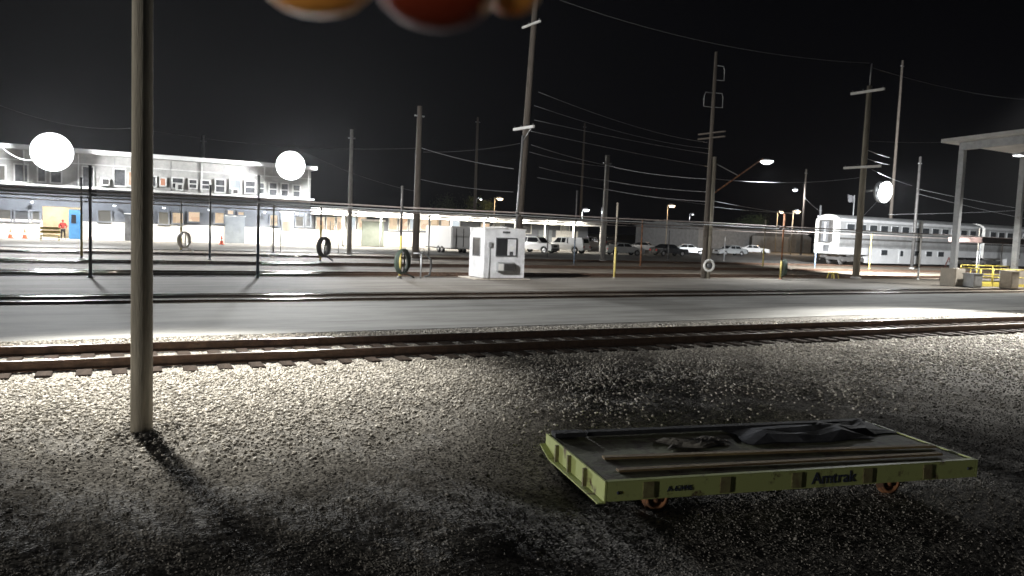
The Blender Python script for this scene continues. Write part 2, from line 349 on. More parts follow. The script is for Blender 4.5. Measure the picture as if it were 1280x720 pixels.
# ------------------------------------------------------------------ stones
bp = gp(177, 541, -.06)
def scatter(name, P, size, mt, flat=.65):
    base = np.array([[0, 0, 1], [.894, 0, .447], [.276, .851, .447], [-.724, .526, .447], [-.724, -.526, .447], [.276, -.851, .447],
                     [.724, .526, -.447], [-.276, .851, -.447], [-.894, 0, -.447], [-.276, -.851, -.447], [.724, -.526, -.447], [0, 0, -1]])
    tri = np.array([[0, 1, 2], [0, 2, 3], [0, 3, 4], [0, 4, 5], [0, 5, 1], [1, 6, 2], [2, 7, 3], [3, 8, 4], [4, 9, 5], [5, 10, 1],
                    [6, 7, 2], [7, 8, 3], [8, 9, 4], [9, 10, 5], [10, 6, 1], [11, 7, 6], [11, 8, 7], [11, 9, 8], [11, 10, 9], [11, 6, 10]])
    n = len(P); s = size[:, None, None]*RNG.uniform(.65, 1.25, (n, 12, 1))
    v = base[None]*s*np.stack([np.ones(n), RNG.uniform(.6, 1, n), RNG.uniform(.45, flat+.2, n)], -1)[:, None, :]
    q = RNG.normal(0, 1, (n, 4)); q[:, 1:3] *= .35; q[:, 0] = np.abs(q[:, 0]); q /= np.linalg.norm(q, axis=1)[:, None]
    w, x, y, z = q.T
    Rm = np.stack([1-2*(y*y+z*z), 2*(x*y-z*w), 2*(x*z+y*w), 2*(x*y+z*w), 1-2*(x*x+z*z), 2*(y*z-x*w), 2*(x*z-y*w), 2*(y*z+x*w), 1-2*(x*x+y*y)], -1).reshape(n, 3, 3)
    v = np.einsum('nij,nkj->nki', Rm, v)+P[:, None, :]
    t = (tri[None]+12*np.arange(n)[:, None, None]).reshape(-1, 3)
    me = bpy.data.meshes.new(name); me.vertices.add(n*12); me.vertices.foreach_set('co', v.astype(np.float32).ravel())
    me.loops.add(t.size); me.loops.foreach_set('vertex_index', t.ravel().astype(np.int32)); me.polygons.add(len(t))
    me.polygons.foreach_set('loop_start', np.arange(0, t.size, 3, dtype=np.int32)); me.polygons.foreach_set('loop_total', np.full(len(t), 3, np.int32))
    me.update(calc_edges=True); me.materials.append(M[mt]); o = bpy.data.objects.new(name, me); COL.objects.link(o); return tag(o, kind='stuff')
TA = -.036                                                     # the near track runs at a slight skew
def trk(x, off): return 14.45+TA*(x-4)+off                      # Y of a line at `off` from the near track's centre
def band(n, x0, x1, o0, o1, sz, zadd=0., dens=None):
    x = RNG.uniform(x0, x1, n); o = RNG.uniform(o0, o1, n)
    i_ = (x-4+6.5)/.52; clear = (np.abs(i_-np.round(i_)) < .27) & (np.abs(o) < 1.34)
    x, o = x[~clear], o[~clear]
    if dens is not None:
        k = RNG.uniform(0, 1, n) < dens(x, o); x, o = x[k], o[k]
    y = trk(x, o); s = RNG.uniform(*sz, len(x))
    return np.stack([x, y, hz(x, y)+s*.25+zadd], -1), s
parts = [band(80000, -8, 14, -6.5, -1.35, (.012, .034), dens=lambda x, o: np.clip((o+6.5+.8*np.sin(x*.9)*np.sin(x*.37+1))/3.2, .0, 1)**2.2*.97+.015),
         band(60000, 14, 45, -6.5, -1.35, (.02, .045), dens=lambda x, o: np.clip((o+6.5+.8*np.sin(x*.7))/3.4, .03, 1)**1.8),
         band(11000, -8, 14, -1.36, 1.36, (.02, .04), -.02), band(11000, 14, 50, -1.36, 1.36, (.022, .042), -.02),
         band(9000, -8, 14, 1.35, 2.6, (.018, .04)), band(7000, 14, 50, 1.35, 2.5, (.02, .045))]
tag(scatter('ballast', np.concatenate([p for p, s in parts]), np.concatenate([s for p, s in parts]), 'stone'), 'pale crushed limestone ballast along the near track', 'ballast')
g = [band(55000, -6, 14, -11.5, -2.4, (.005, .016)), band(30000, 14, 40, -9, -2.4, (.010, .024)), (np.stack([bp[0]+RNG.normal(0, .17, 150), bp[1]+RNG.normal(-.03, .15, 150), RNG.uniform(-.055, -.02, 150)], -1), RNG.uniform(.012, .035, 150)), band(260, -6, 22, -11, -3.5, (.022, .04))]
tag(scatter('loose_gravel', np.concatenate([p for p, s in g]), np.concatenate([s for p, s in g]), 'grit'), 'dark loose grit over the dirt yard', 'gravel')

# ------------------------------------------------------------------ tracks
RP = [(-.07, 0), (.07, 0), (.07, .018), (.012, .035), (.012, .125), (.034, .135), (.034, .168), (-.034, .168), (-.034, .135), (-.012, .125), (-.012, .035), (-.07, .018)]
def rail_pair(root, x0, x1, zt):
    for sgn in (-1, 1):
        r = MB().prism([(sgn*.753+a, zt-.168+b) for a, b in RP], 0, x0, x1).build('rail', 'rail', root)
        MB().box(x0, x1, sgn*.753-.026, sgn*.753+.026, zt-.002, zt+.003).build('rail_head', 'railtop', r)
t1 = thing('railway_track', 'nearest rusty railway track, on timber ties in pale ballast', 'railway track', (4, 14.45, 0), math.atan(TA), 'railway tracks')
rail_pair(t1, -90, 260, .19)
tiemb = lambda: MB().box(-.11, .11, -1.3, 1.3, -.12, .035)
tie0 = None
for i in range(98):
    if tie0 is None: o = tie0 = tiemb().build('tie', 'tie', t1, bevel=.008)
    else: o = tie0.copy(); COL.objects.link(o); o.parent = t1
    o.location = (-6.5+i*.52+random.uniform(-.03, .03), random.uniform(-.06, .06), random.uniform(-.008, .008)); o.rotation_euler = (0, 0, random.uniform(-.02, .02))
mb = MB()
for i in range(200): mb.box(44.5+i*.52, 44.72+i*.52, -1.3, 1.3, -.12, .03)
mb.build('tie', 'tie', t1)['kind'] = 'stuff'
for yy, lb, zt in ((25.4, 'dark railway track sunk between the concrete road and the service pad', .03),
                   (36.75, 'railway track just behind the white guard booth', .08), (45.1, 'middle railway track across the dirt beyond the guard booth', .08),
                   (55.2, 'far railway track the silver passenger train stands on', .08)):
    t = thing('railway_track', lb, 'railway track', (0, yy, 0), 0, 'railway tracks'); rail_pair(t, -120, 300, zt)

# ------------------------------------------------------------------ foreground pole
t = thing('wooden_pole', 'weathered round timber pole rising from gravel in left foreground', 'pole', bp)
MB().tube([(0, 0, -.1), (0, 0, 1.5), (0.0, 0, 4), (0, 0, 9)], [.122, .118, .112, .098], 20).build('shaft', 'polewood', t)

# ------------------------------------------------------------------ flat track cart
CZ = -.385
ang = math.atan2(-1.07, 4.62); ct = thing('flat_cart', 'lime green flat track cart with lettered side beam, parked on dark gravel', 'cart', (4.67, 6.10, CZ), ang)
L, Wd = 4.74, 1.85; zb, zd = .165, .375                           # beam bottom, deck top (above ground)
MB().box(.02, L, .07, Wd-.07, zd-.045, zd-.012).build('deck', 'limedark', ct)
def sidebeam(y0, y1):
    m_ = MB().box(.0, L, y0, y1, zb, zd)
    return m_
fb = sidebeam(0, .07).build('side_beam', 'lime', ct, bevel=.006)
sidebeam(Wd-.07, Wd).build('side_beam', 'lime', ct, bevel=.006)
for xx in (.39, 1.29, 2.18, 3.12, 3.96):
    MB().box(xx, xx+.13, -.013, -.002, zb+.015, zd-.02).build('stake_pocket', 'limepocket', fb, bevel=.005)
MB().lathe([(0, 0), (.018, 0), (.018, .012), (0, .012)], (4.63, .003, zb+.11), (0, -1, 0), 12).build('bolt', 'ink', fb)
MB().lathe([(0, 0), (.018, 0), (.018, .012), (0, .012)], (.12, .003, zb+.09), (0, -1, 0), 12).build('bolt', 'ink', fb)
ep = MB().prism([(0.001, zb-.0), (.25, zb-.0), (Wd-.35, zb-.0), (Wd, zd-.12), (Wd, zd+.004), (0.001, zd+.004)], 0, -.03, -.003).build('end_plate', 'lime', ct, bevel=.004)
for yy in (.48, .95, 1.36): MB().box(-.075, -.031, yy, yy+.03, zb+.004, zd-.01).build('stiffener', 'limepocket', ep)
MB().bar((-.06, 0, zb-.008), (-.06, Wd-.35, zb-.008), .09, .014).build('flange', 'lime', ep)
MB().bar((-.06, Wd-.35, zb-.008), (-.06, Wd, zd-.128), .09, .014).build('flange', 'lime', ep)
MB().box(L+.002, L+.03, .0, Wd, zb, zd).build('end_plate', 'lime', ct)
for xx in (.62, 3.62):
    ax = MB().tube([(xx, .12, .128), (xx, Wd-.12, .128)], .03, 10).build('axle', 'darkmetal', ct)
    for yy, dr in ((.10, 1), (Wd-.10, -1)):
        MB().lathe([(0, 0), (.045, 0), (.05, .02), (.085, .02), (.095, -.005), (.128, -.005), (.130, .05), (.15, .055), (.15, .075), (0, .075)], (xx, yy, .128), (0, dr, 0), 28).build('wheel', 'rust', ct)
def lettering(body, size, x, z, par, thick=.02):
    cu = bpy.data.curves.new('txt', 'FONT'); cu.body = body; cu.size = size; cu.extrude = .0015; cu.offset = thick*size
    to = bpy.data.objects.new('txt', cu); COL.objects.link(to)
    me = bpy.data.meshes.new_from_object(to.evaluated_get(bpy.context.evaluated_depsgraph_get())); bpy.data.objects.remove(to)
    o = bpy.data.objects.new('lettering', me); COL.objects.link(o); o.parent = par; me.materials.append(M['ink'])
    o.location = (x, -.004, z); o.rotation_euler = (PI/2, 0, 0); return o
lettering('Amtrak', .19, 2.44, zb+.045, fb, .007)
lettering('A-63446', .085, .67, zb+.07, fb, .003)
def on_cart(name, lb, cat, mbx, mt, z=zd, bevel=0):
    o = mbx.build(name, mt, None, (0, 0, 0), bevel); R = Matrix.Translation((4.67, 6.10, CZ)) @ Matrix.Rotation(ang, 4, 'Z')
    o.matrix_world = R; return tag(o, lb, cat)
on_cart('plank', 'long worn plank lying nearest the lettered side of the cart', 'plank', MB().bar((.25, .33, zd+.004), (4.45, .24, zd+.016), .08, .026), 'plank', bevel=.004)
on_cart('plank', 'long weathered plank behind the nearest plank on the cart deck', 'plank', MB().bar((.28, .78, zd+.004), (4.66, .55, zd+.014), .09, .028), 'plank', bevel=.004)
on_cart('timber', 'long black timber along the far edge of the cart deck', 'timber', MB().bar((.45, 1.72, zd+.025), (4.6, 1.74, zd+.03), .12, .05), 'blacktarp', bevel=.006)
on_cart('block', 'short black block at the far left corner of the cart deck', 'block', MB().box(.02, .42, 1.64, 1.80, zd, zd+.055), 'blacktarp', bevel=.005)
def crumple(x0, x1, y0, y1, h, n=16, seed=1):
    rr = np.random.default_rng(seed); mbx = MB(); vs = []; hs = rr.uniform(.2, 1, (n, n))
    for i in range(n):
        for j in range(n):
            a, b = i/(n-1), j/(n-1); e = min(a, 1-a, b, 1-b)
            vs.append((x0+(x1-x0)*a+.05*math.sin(b*7+seed), y0+(y1-y0)*b+.04*math.sin(a*9), zd-.006+h*(.25+hs[i, j]*.45+.5*abs(math.sin(a*5+b*3+seed)))*min(1, e*5+.15)))
    fs = [(i*n+j, (i+1)*n+j, (i+1)*n+j+1, i*n+j+1) for i in range(n-1) for j in range(n-1)]
    vs2 = [(x, y, zd-.008) for x, y, z in vs]
    return mbx.add(vs, fs).add(vs2, [f[::-1] for f in fs])
on_cart('sheet', 'crumpled dark grey plastic sheet heaped at the back of the cart deck', 'sheet', crumple(2.35, 4.2, 1.0, 1.66, .10, n=6, seed=3), 'greytarp')
on_cart('sheet', 'folded black sheet at the far right corner of the cart deck', 'sheet', crumple(3.6, 4.72, 1.2, 1.82, .07, n=6, seed=8), 'blacktarp')
on_cart('rubble', 'small heap of loose grit on the cart deck left of the sheets', 'rubble', crumple(1.25, 2.1, 1.0, 1.35, .05, n=22, seed=5), 'grit')
def litter(u, v, z, lb, sz, mt='paper'):
    p = gp(u, v, z); p[2] = float(hz(p[0], p[1])) if p[1] < 13 else .008
    mbx = MB(); rr = random.Random(u)
    for k in range(3):
        a = rr.uniform(0, PI); c, s_ = math.cos(a), math.sin(a); h0 = .012+k*sz*.22
        pts = [(-sz, -sz*.5), (sz, -sz*.4), (sz*.8, sz*.5), (-sz*.7, sz*.45)]
        top = [(x*c-y*s_, x*s_+y*c, h0+rr.uniform(0, sz*.4)) for x, y in pts]
        mbx.add(top+[(x, y, z_-.006) for x, y, z_ in top], [(0, 1, 2, 3), (7, 6, 5, 4), (0, 4, 5, 1), (1, 5, 6, 2), (2, 6, 7, 3), (3, 7, 4, 0)])
    return tag(mbx.build('litter', mt, None, p), lb, 'litter')
litter(825, 523, -.1, 'pale blue scrap of paper on the gravel behind the cart left half', .06)
litter(957, 521, -.1, 'small white scrap on the gravel behind the sheets on the cart', .04)
litter(1006, 524, -.08, 'white scrap on the gravel just behind the folded black sheet', .03)
litter(995, 360, 0, 'crumpled white scrap lying on the far pad right of the white hose coil', .10)

# ------------------------------------------------------------------ guard booth
X0, Y0, X1, Y1 = 17.3, 33.35, 19.6, 34.95
bt = thing('guard_booth', 'small white guard booth with dark windows and an air conditioner', 'booth', ((X0+X1)/2, (Y0+Y1)/2, .0)); off = bt.location
MB().box(X0-.45, X1+.3, Y0-.12, Y1+.3, 0, .05).build('slab', 'beige', bt, off)
MB().box(X0+.03, X1-.03, Y0+.03, Y1-.03, .05, .09).build('skirt', 'darkmetal', bt, off)
xm = (X0+X1)/2
front = MB().prism([(X0, .085), (X1, .085), (X1, 2.48), (xm, 2.55), (X0, 2.48)], 1, Y0, Y0+.08); front.build('wall', 'booth', bt, off)
MB().prism([(X0, .085), (X1, .085), (X1, 2.48), (xm, 2.55), (X0, 2.48)], 1, Y1-.08, Y1).build('wall', 'booth', bt, off)
MB().box(X0+.002, X0+.08, Y0+.083, Y1-.083, .085, 2.48).build('wall', 'boothside', bt, off)
MB().box(X1-.08, X1-.002, Y0+.083, Y1-.083, .085, 2.48).build('wall', 'boothside', bt, off)
rf = MB()
for sgn in (-1, 1): rf.bar((xm+.02*sgn, Y0-.07, 2.59), (xm+.02*sgn, Y1+.03, 2.59), .02, .05)
rf.prism([(X0-.03, 2.479), (xm, 2.553), (X1+.03, 2.479), (X1+.03, 2.52), (xm, 2.60), (X0-.03, 2.52)], 1, Y0-.03, Y1+.03)
r_ = rf.build('roof', 'roofwhite', bt, off)
MB().tube([(X0+.3, Y0-.02, .1), (X0+.3, Y0-.02, 1.6)], .014, 6).build('conduit', 'galv', bt, off); MB().box(X0+.22, X0+.38, Y0-.07, Y0-.003, 1.6, 1.85).build('meter_box', 'galv', bt, off)
MB().lathe([(.10, 0), (.10, .06), (.06, .12), (0, .12)], (xm+.1, Y0+.5, 2.585), n=12).build('vent', 'darkmetal', r_, off)
def booth_window(x0, x1, z0, z1, face):
    if face == 'front': bx = lambda a, b, c, d, p, q: MB().box(a, b, Y0-q, Y0-p, c, d)
    else: bx = lambda a, b, c, d, p, q: MB().box(X0-q, X0-p, a, b, c, d)
    w = MB(); e = .05
    for a, b, c, d in ((x0, x1, z0, z0+e), (x0, x1, z1-e, z1), (x0, x0+e, z0+e, z1-e), (x1-e, x1, z0+e, z1-e)):
        q = bx(a, b, c, d, -.01, .03); w.add(q.v, q.f)
    f = w.build('window', 'greyglass', bt, off); bx(x0+e, x1-e, z0+e, z1-e, -.005, .008).build('pane', 'glass', f, off); return f
booth_window(Y0+.42, Y0+1.22, 1.12, 2.05, 'side')
fw = booth_window(X0+.64, X0+1.84, 1.15, 2.08, 'front')
MB().box(X0+1.30, X0+1.775, Y0-.02, Y0-.009, 1.215, 2.015).build('shutter', 'booth', fw, off)
MB().box(X0+1.45, X0+1.68, Y0-.03, Y0-.021, 1.50, 1.66).build('notice', 'trim', fw, off)
MB().box(X0+1.42, X0+1.62, Y0-.03, Y0-.021, 1.22, 1.40).build('notice', 'greyglass', fw, off)
MB().box(X0+1.0, X0+1.42, Y0-.02, Y0-.002, 2.30, 2.40).build('plate', 'greyglass', bt, off)
ac = MB().box(X0+.70, X0+1.65, Y0-.2, Y0+.0, .42, .86).build('air_conditioner', 'galv', bt, off, bevel=.015)
MB().box(X0+1.05, X0+1.60, Y0-.22, Y0-.202, .46, .80).build('grille', 'darkmetal', ac, off)
MB().box(X0+.72, X0+1.0, Y0-.215, Y0-.202, .46, .80).build('side_panel', 'trim', ac, off)

# ------------------------------------------------------------------ posts, pipes and hoses
def post(u, y, h, style, lb, top_r=.055):
    p = at(u, 340, y); p = np.array([p[0], y, 0.]) if not isinstance(u, tuple) else np.array([u[0], u[1], 0.])
    t = thing('service_post', lb, 'post', p, 0, 'steel posts carrying the overhead pipes')
    low, hi, zs = style
    MB().lathe([(0, 0), (.14, 0), (.14, .03), (.07, .03), (.07, .12), (.0, .12)], n=12).build('base_flange', hi, t)
    MB().tube([(0, 0, .02), (0, 0, zs)], top_r+.008, 10).build('painted_sleeve', low, t)
    MB().tube([(0, 0, zs), (0, 0, h)], top_r, 10).build('shaft', hi, t)
    MB().lathe([(top_r+.015, 0), (top_r+.015, .04), (0, .06)], (0, 0, h-.02), n=10).build('cap', hi, t)
    MB().lathe([(.0, -.04), (.068, -.04), (.068, .04), (0, .05)], (0, 0, 3.36), n=10).build('pipe_clamp', 'darkmetal', t)
    return t
YD = ('yellow', 'polewood', 1.75); DD = ('postgrey', 'postgrey', 1.6); BD = ('bluesteel', 'postgrey', 1.9); GG = ('galv', 'concpole', 2.0); RO = ('yellow', 'rust', 1.2)
WH = ('galv', 'trim', .9)
R1, R2, R3 = 33.95, 48.6, 60.0
for u, y, h, st, lb in (
 (113, R1, 4.3, DD, 'dark steel post standing just left of the foreground timber pole'),
 (322, R1, 4.35, BD, 'blue based steel post in front of the two storey building'),
 (500, R1, 4.3, ('yellow', 'darkmetal', 2.0), 'yellow based steel post with a coiled green hose, left of booth'),
 (768, R1, 4.15, YD, 'tall yellow based post on the pad right of the guard booth'),
 (976, R1, 4.1, RO, 'rusty yellow post with a dark hose coil on the far pad'),
 (102, R2, 4.4, ('yellow', 'darkmetal', 2.4), 'pale yellow post beside the dark post near the lit doorway'),
 (262, R2, 4.4, BD, 'dark blue post in front of the white wall left of the grey door'),
 (400, R2, 3.5, ('yellow', 'darkmetal', 2.3), 'pale yellow post with a coiled hose at the end of two storey building'),
 (717, R2, 5.6, BD, 'pale blue post with timber coloured top in front of the white pickups'),
 (800, R2, 3.6, ('rust', 'rust', 2.2), 'brown rusty post beside the silver sedan'),
 (953, R2, 4.2, YD, 'bright yellow post between the parked white car and rusty post'),
 (1018, R2, 4.9, BD, 'light blue post just left of the carriage end'),
 (226, R3, 3.6, ('yellow', 'darkmetal', 2.3), 'slim pale yellow post with white hose coil by the white wall'),
 (341, R3, 3.6, DD, 'slim dark post right of the grey roller door'),
 (535, R3, 3.4, DD, 'slim dark post left of the white cargo trailer'),
 (683, R3, 3.2, DD, 'thin dark post in front of the white sport utility vehicle'),
 (1086, R2, 3.4, ('yellow', 'yellow', 2.2), 'yellow post in front of the carriage bogie'),
 (1148, R1, 4.2, WH, 'white topped post in front of the silver carriage'),
 (1220, R2, 4.6, ('trim', 'beige', 2.2), 'pale post behind the brown awning'),
 (904, R3, 2.6, GG, 'short grey post behind the silver sedan boot'),
 (834, R3, 3.0, DD, 'short dark post beside the black car')):
    post(u, y, h, st, lb)
for y, z, lb, mt in ((R1, 3.36, 'nearest overhead pipe, above the row of posts at the booth', 'pipe'), (R1-.22, 3.22, 'lower bright pipe running just under the nearest overhead pipe', 'galv'),
                 (R2, 3.36, 'overhead pipe on the middle row of posts', 'pipe'), (R3, 3.3, 'farthest overhead pipe along the platform edge', 'pipe')):
    x0 = -12; t = thing('overhead_pipe', lb, 'pipe', (x0, y, 0), 0, 'overhead pipes across the yard')
    n_ = 26; pts = [(i*6.28, 0, z+(.0 if i % 2 else -.035)) for i in range(n_)]
    MB().tube(pts, .036 if mt == 'pipe' else .028, 8).build('pipe_run', mt, t)
    for i in range(2, n_-1, 3): MB().tube([(i*6.28-.1, 0, z-.02), (i*6.28+.1, 0, z-.02)], .05, 8).build('coupling', 'darkmetal', t)
def hose(u, y, zc, R, mt, lb, turn=.9, r=.028, n=5, dx=.12, drop=True):
    p = at(u, 340, y); t = thing('hose_coil', lb, 'hose', (p[0], y, 0), turn, 'hose coils hung on the posts')
    pts = []; rr = random.Random(int(u))
    for k in range(n*24+1):
        a = 2*PI*k/24; q = 1+.05*math.sin(k*.21)+rr.uniform(-.01, .01)
        pts.append((R*q*math.sin(a), -dx-.02-(k/(n*24))*r*2*n*.7, zc+R*1.15*q*math.cos(a)))
    if drop:
        pts += [(R*.4, -dx-.1, zc-R*1.2), (R*.9, -dx-.15, max(.05, zc-R*1.3)), (R*1.7, -dx-.25, .04)]
    MB().tube(pts, r, 6).build('hose', mt, t)
    MB().tube([(0, .06, zc+R), (0, -dx-.3, zc+R), (0, -dx-.3, zc+R+.12)], .015, 6).build('hook', 'darkmetal', t); return t
hose(497, R1, .82, .48, 'hosegreen', 'green hose coiled on the yellow post left of the booth', .55, .035)
hose(399, R2, .95, .50, 'hosedark', 'dark hose coiled on the pale yellow post at the building corner', .6, .05)
hose(226, R3, .85, .48, 'hosewhite', 'white hose coiled on the slim post before the white wall', .6, .045)
hose(974, R1, .75, .42, 'hosegreen', 'dark green hose coiled on the rusty post', .95, .035)
hc = hose(885, R1-.3, .85, .27, 'hosewhite', 'round white hose coil hung on the lamp pole', -.62, .07, n=3, dx=.1, drop=False)
MB().lathe([(0, 0), (.17, 0), (.17, .1), (0, .1)], (0, -.28, .85), (0, 1, 0), 16).build('reel_hub', 'greyglass', hc)
# the valve stand beside the green hose
p = at(526, 340, R1); t = thing('valve_stand', 'slim grey valve stand with a dark hose right of the green coil', 'valve stand', (p[0], R1, 0))
MB().tube([(0, 0, 0), (0, 0, 1.25)], .04, 8).build('riser', 'galv', t)
MB().tube([(-.4, 0, 1.2), (.15, 0, 1.2), (.35, 0, 1.05)], .03, 8).build('branch_pipe', 'galv', t)
MB().lathe([(.12, 0), (.14, .02), (.12, .04)], (0, -.08, 1.32), (0, 1, 0), 14).build('handwheel', 'darkmetal', t)
MB().tube([(.35, 0, 1.05), (.5, 0, .9), (.52, 0, .5), (.45, 0, .15), (.2, 0, .1)], .05, 8).build('hose_tail', 'hosedark', t)
for u, y, lb in ((345, R3+.2, 'steel ladder rack against the white wall below the bright lamp'), (418, R3, 'slim ladder frame beside the coiled hose at the building corner')):
    p = at(u, 300, y); t = thing('ladder_frame', lb, 'ladder', (p[0], y, 0))
    for dx in (-.35, .35): MB().tube([(dx, 0, 0), (dx, 0, 2.6)], .022, 6).build('rail', 'galv', t)
    for k in range(5): MB().tube([(-.33, 0, .4+k*.5), (.33, 0, .4+k*.5)], .014, 6).build('rung', 'galv', t)

# ------------------------------------------------------------------ utility poles
def upole(name, lb, base, toppx, r0, r1, mt, cat='utility pole', split=None):
    b = np.array([base[0], base[1], 0.]); h = hgt(toppx[0], toppx[1], b)
    t = thing(name, lb, cat, b)
    MB().tube([(0, 0, -.05), (0, 0, h*.5), (0, 0, h)], [r0, (r0+r1)/2, r1], 12).build('shaft', mt, t); return t, h
def arm(t, z, y0, y1, mt='trim', w=.13, dx=.2):
    a = MB().box(-dx-.06, -dx+.06, y0, y1, z-w/2, z+w/2).build('crossarm', mt, t)
    for k in (y0+.12, (y0+y1)/2-.35, (y0+y1)/2+.35, y1-.12): MB().lathe([(0, 0), (.03, 0), (.05, .04), (.05, .09), (.03, .14), (0, .14)], (-dx, k, z+w/2), n=8).build('insulator', 'greyglass', a)
    return a
bA = gp(645, 333); pA, hA = upole('utility_pole', 'tall dark utility pole with two pale crossarms rising behind guard booth', bA, (668, -60), .26, .16, 'darkpole')
pA.rotation_mode = 'XYZ'; pA.rotation_euler = Matrix.Rotation(.034, 3, Vector((_R[1]*-1, _R[0], 0)).normalized()).to_euler()
zA1, zA2 = hgt(663, 37, bA), hgt(654, 162, bA)
arm(pA, zA1, -1.15, 1.15); arm(pA, zA2, -1.35, 1.35, w=.18)
MB().tube([(-.28, -.1, 0), (-.28, -.1, zA2-.5)], .07, 8).build('conduit', 'galv', pA)
MB().bar((-.2, .0, zA2-.9), (-.2, -1.0, zA2-.08), .05, .05).build('brace', 'galv', pA)
bG = np.array([32.9, 34.6, 0]); pG, hG = upole('lamp_pole', 'tall timber lamp pole with a long sloping lamp arm and wire brackets', bG, (893, 70), .17, .09, 'darkpole')
zj = hgt(888, 197, bG); MB().tube([(.28, -.05, 0), (.28, -.05, zj)], .15, 10).build('stub_pole', 'polewood', pG)
lp = at(957, 201, 34.6)-bG
armp = MB().tube([(.3, -.05, hgt(887, 243, bG)), (lp[0]-.25, 0, lp[2]+.12)], .05, 8).build('lamp_arm', 'rust', pG)
MB().tube([(.3, -.05, hgt(888, 204, bG)), (lp[0]*.52, 0, hgt(922, 219, bG)+.02)], .03, 8).build('strut', 'galv', pG)
lh = MB().lathe([(0, .16), (.12, .15), (.30, .05), (.32, 0), (.0, 0)], (lp[0]+.1, 0, lp[2]), n=16).build('lamp_head', 'galv', pG)
MB().lathe([(0, -.16), (.2, -.2), (.38, -.08), (.42, -.004), (0, -.004)], (lp[0]+.1, 0, lp[2]), n=16).build('lens', 'lampwhite', lh)
light('SPOT', 'cobra_lamp', bG+lp+np.array([.1, 0, -.25]), 5200, (.93, .97, 1), .25, bG+lp+np.array([.1, -2, -8]), 150, 1, pG)
for u, v, sd in ((897, 95, 1), (897, 128, 1), (884, 128, -1)):
    z = hgt(u, v, bG); q = MB()
    q.tube([(.1*sd, 0, z+.42), (.55*sd, -.1*sd, z+.42), (.65*sd, -.1*sd, z+.2), (.65*sd, -.1*sd, z-.4), (.1*sd, 0, z-.42)], .025, 6); q.build('wire_bracket', 'galv', pG)
for v in (168, 174): z = hgt(888, v, bG); MB().box(-.06, .06, -1.1, 1.1, z-.04, z+.04).build('crossarm', 'darkpole', pG)
bH = np.array([47.75, 35.1, 0]); pH, hH = upole('utility_pole', 'tall grey utility pole with two pale crossarms near the carriage end', bH, (1084, 111), .24, .17, 'polewood')
MB().tube([(0, 0, hH), (.05, 0, hgt(1088, 84, bH))], .04, 8).build('top_mast', 'galv', pH)
arm(pH, hgt(1083, 118, bH), -1.3, 1.3, w=.16); arm(pH, hgt(1076, 210, bH), -1.45, 1.45, w=.16)
MB().lathe([(.36, 0), (.36, .1), (.24, .14)], n=12).build('base_collar', 'concpole', pH)
pt_ = thing('utility_pole', 'x', 'utility pole'); bpy.data.objects.remove(pt_)
for lb, u, y, top, r0, r1, mt in (
 ('dark timber pole left of the white cargo trailer', 519, 52.5, (527, 135), .27, .17, 'darkpole'),
 ('pale concrete pole before the lit single storey wing', 436, 60.6, (437, 163), .2, .13, 'concpole'),
 ('pale concrete pole with a small bracket right of the white pickups', 753, 55, (756, 195), .24, .19, 'concpole'),
 ('faint slim pole far behind the guard booth, left of the crossarm pole', 591, 100, (593, 148), .24, .16, 'darkpole'),
 ('faint slim pole far behind the white pickups', 723, 108, (727, 155), .22, .14, 'darkpole'),
 ('very tall thin mast rising behind the silver carriage roof', 1109, 62, (1127, 80), .22, .14, 'darkpole'),
 ('dark pole in front of the silver carriage middle', 1140, 50, (1147, 197), .18, .13, 'darkmetal'),
 ('dark pole with two small lamps left of the carriage end', 1000, 92, (1005, 212), .2, .15, 'darkpole'),
 ('slim pole standing up behind the two storey building roof', 253, 97, (254, 170), .2, .14, 'concpole'),
 ('short rusty pole left of the carriage end top', 1021, 70, (1027, 257), .14, .12, 'galv')):
    b = at(u, 330, y); b[2] = 0; q, h = upole('utility_pole', lb, b, top, r0, r1, mt)
    MB().box(-r1*2.2, r1*2.2, -.05, .05, h-.75, h-.65).build('bracket', 'galv', q)
    MB().lathe([(r0+.09, 0), (r0+.09, .12), (r0, .12)], n=12).build('base_collar', 'concpole', q)

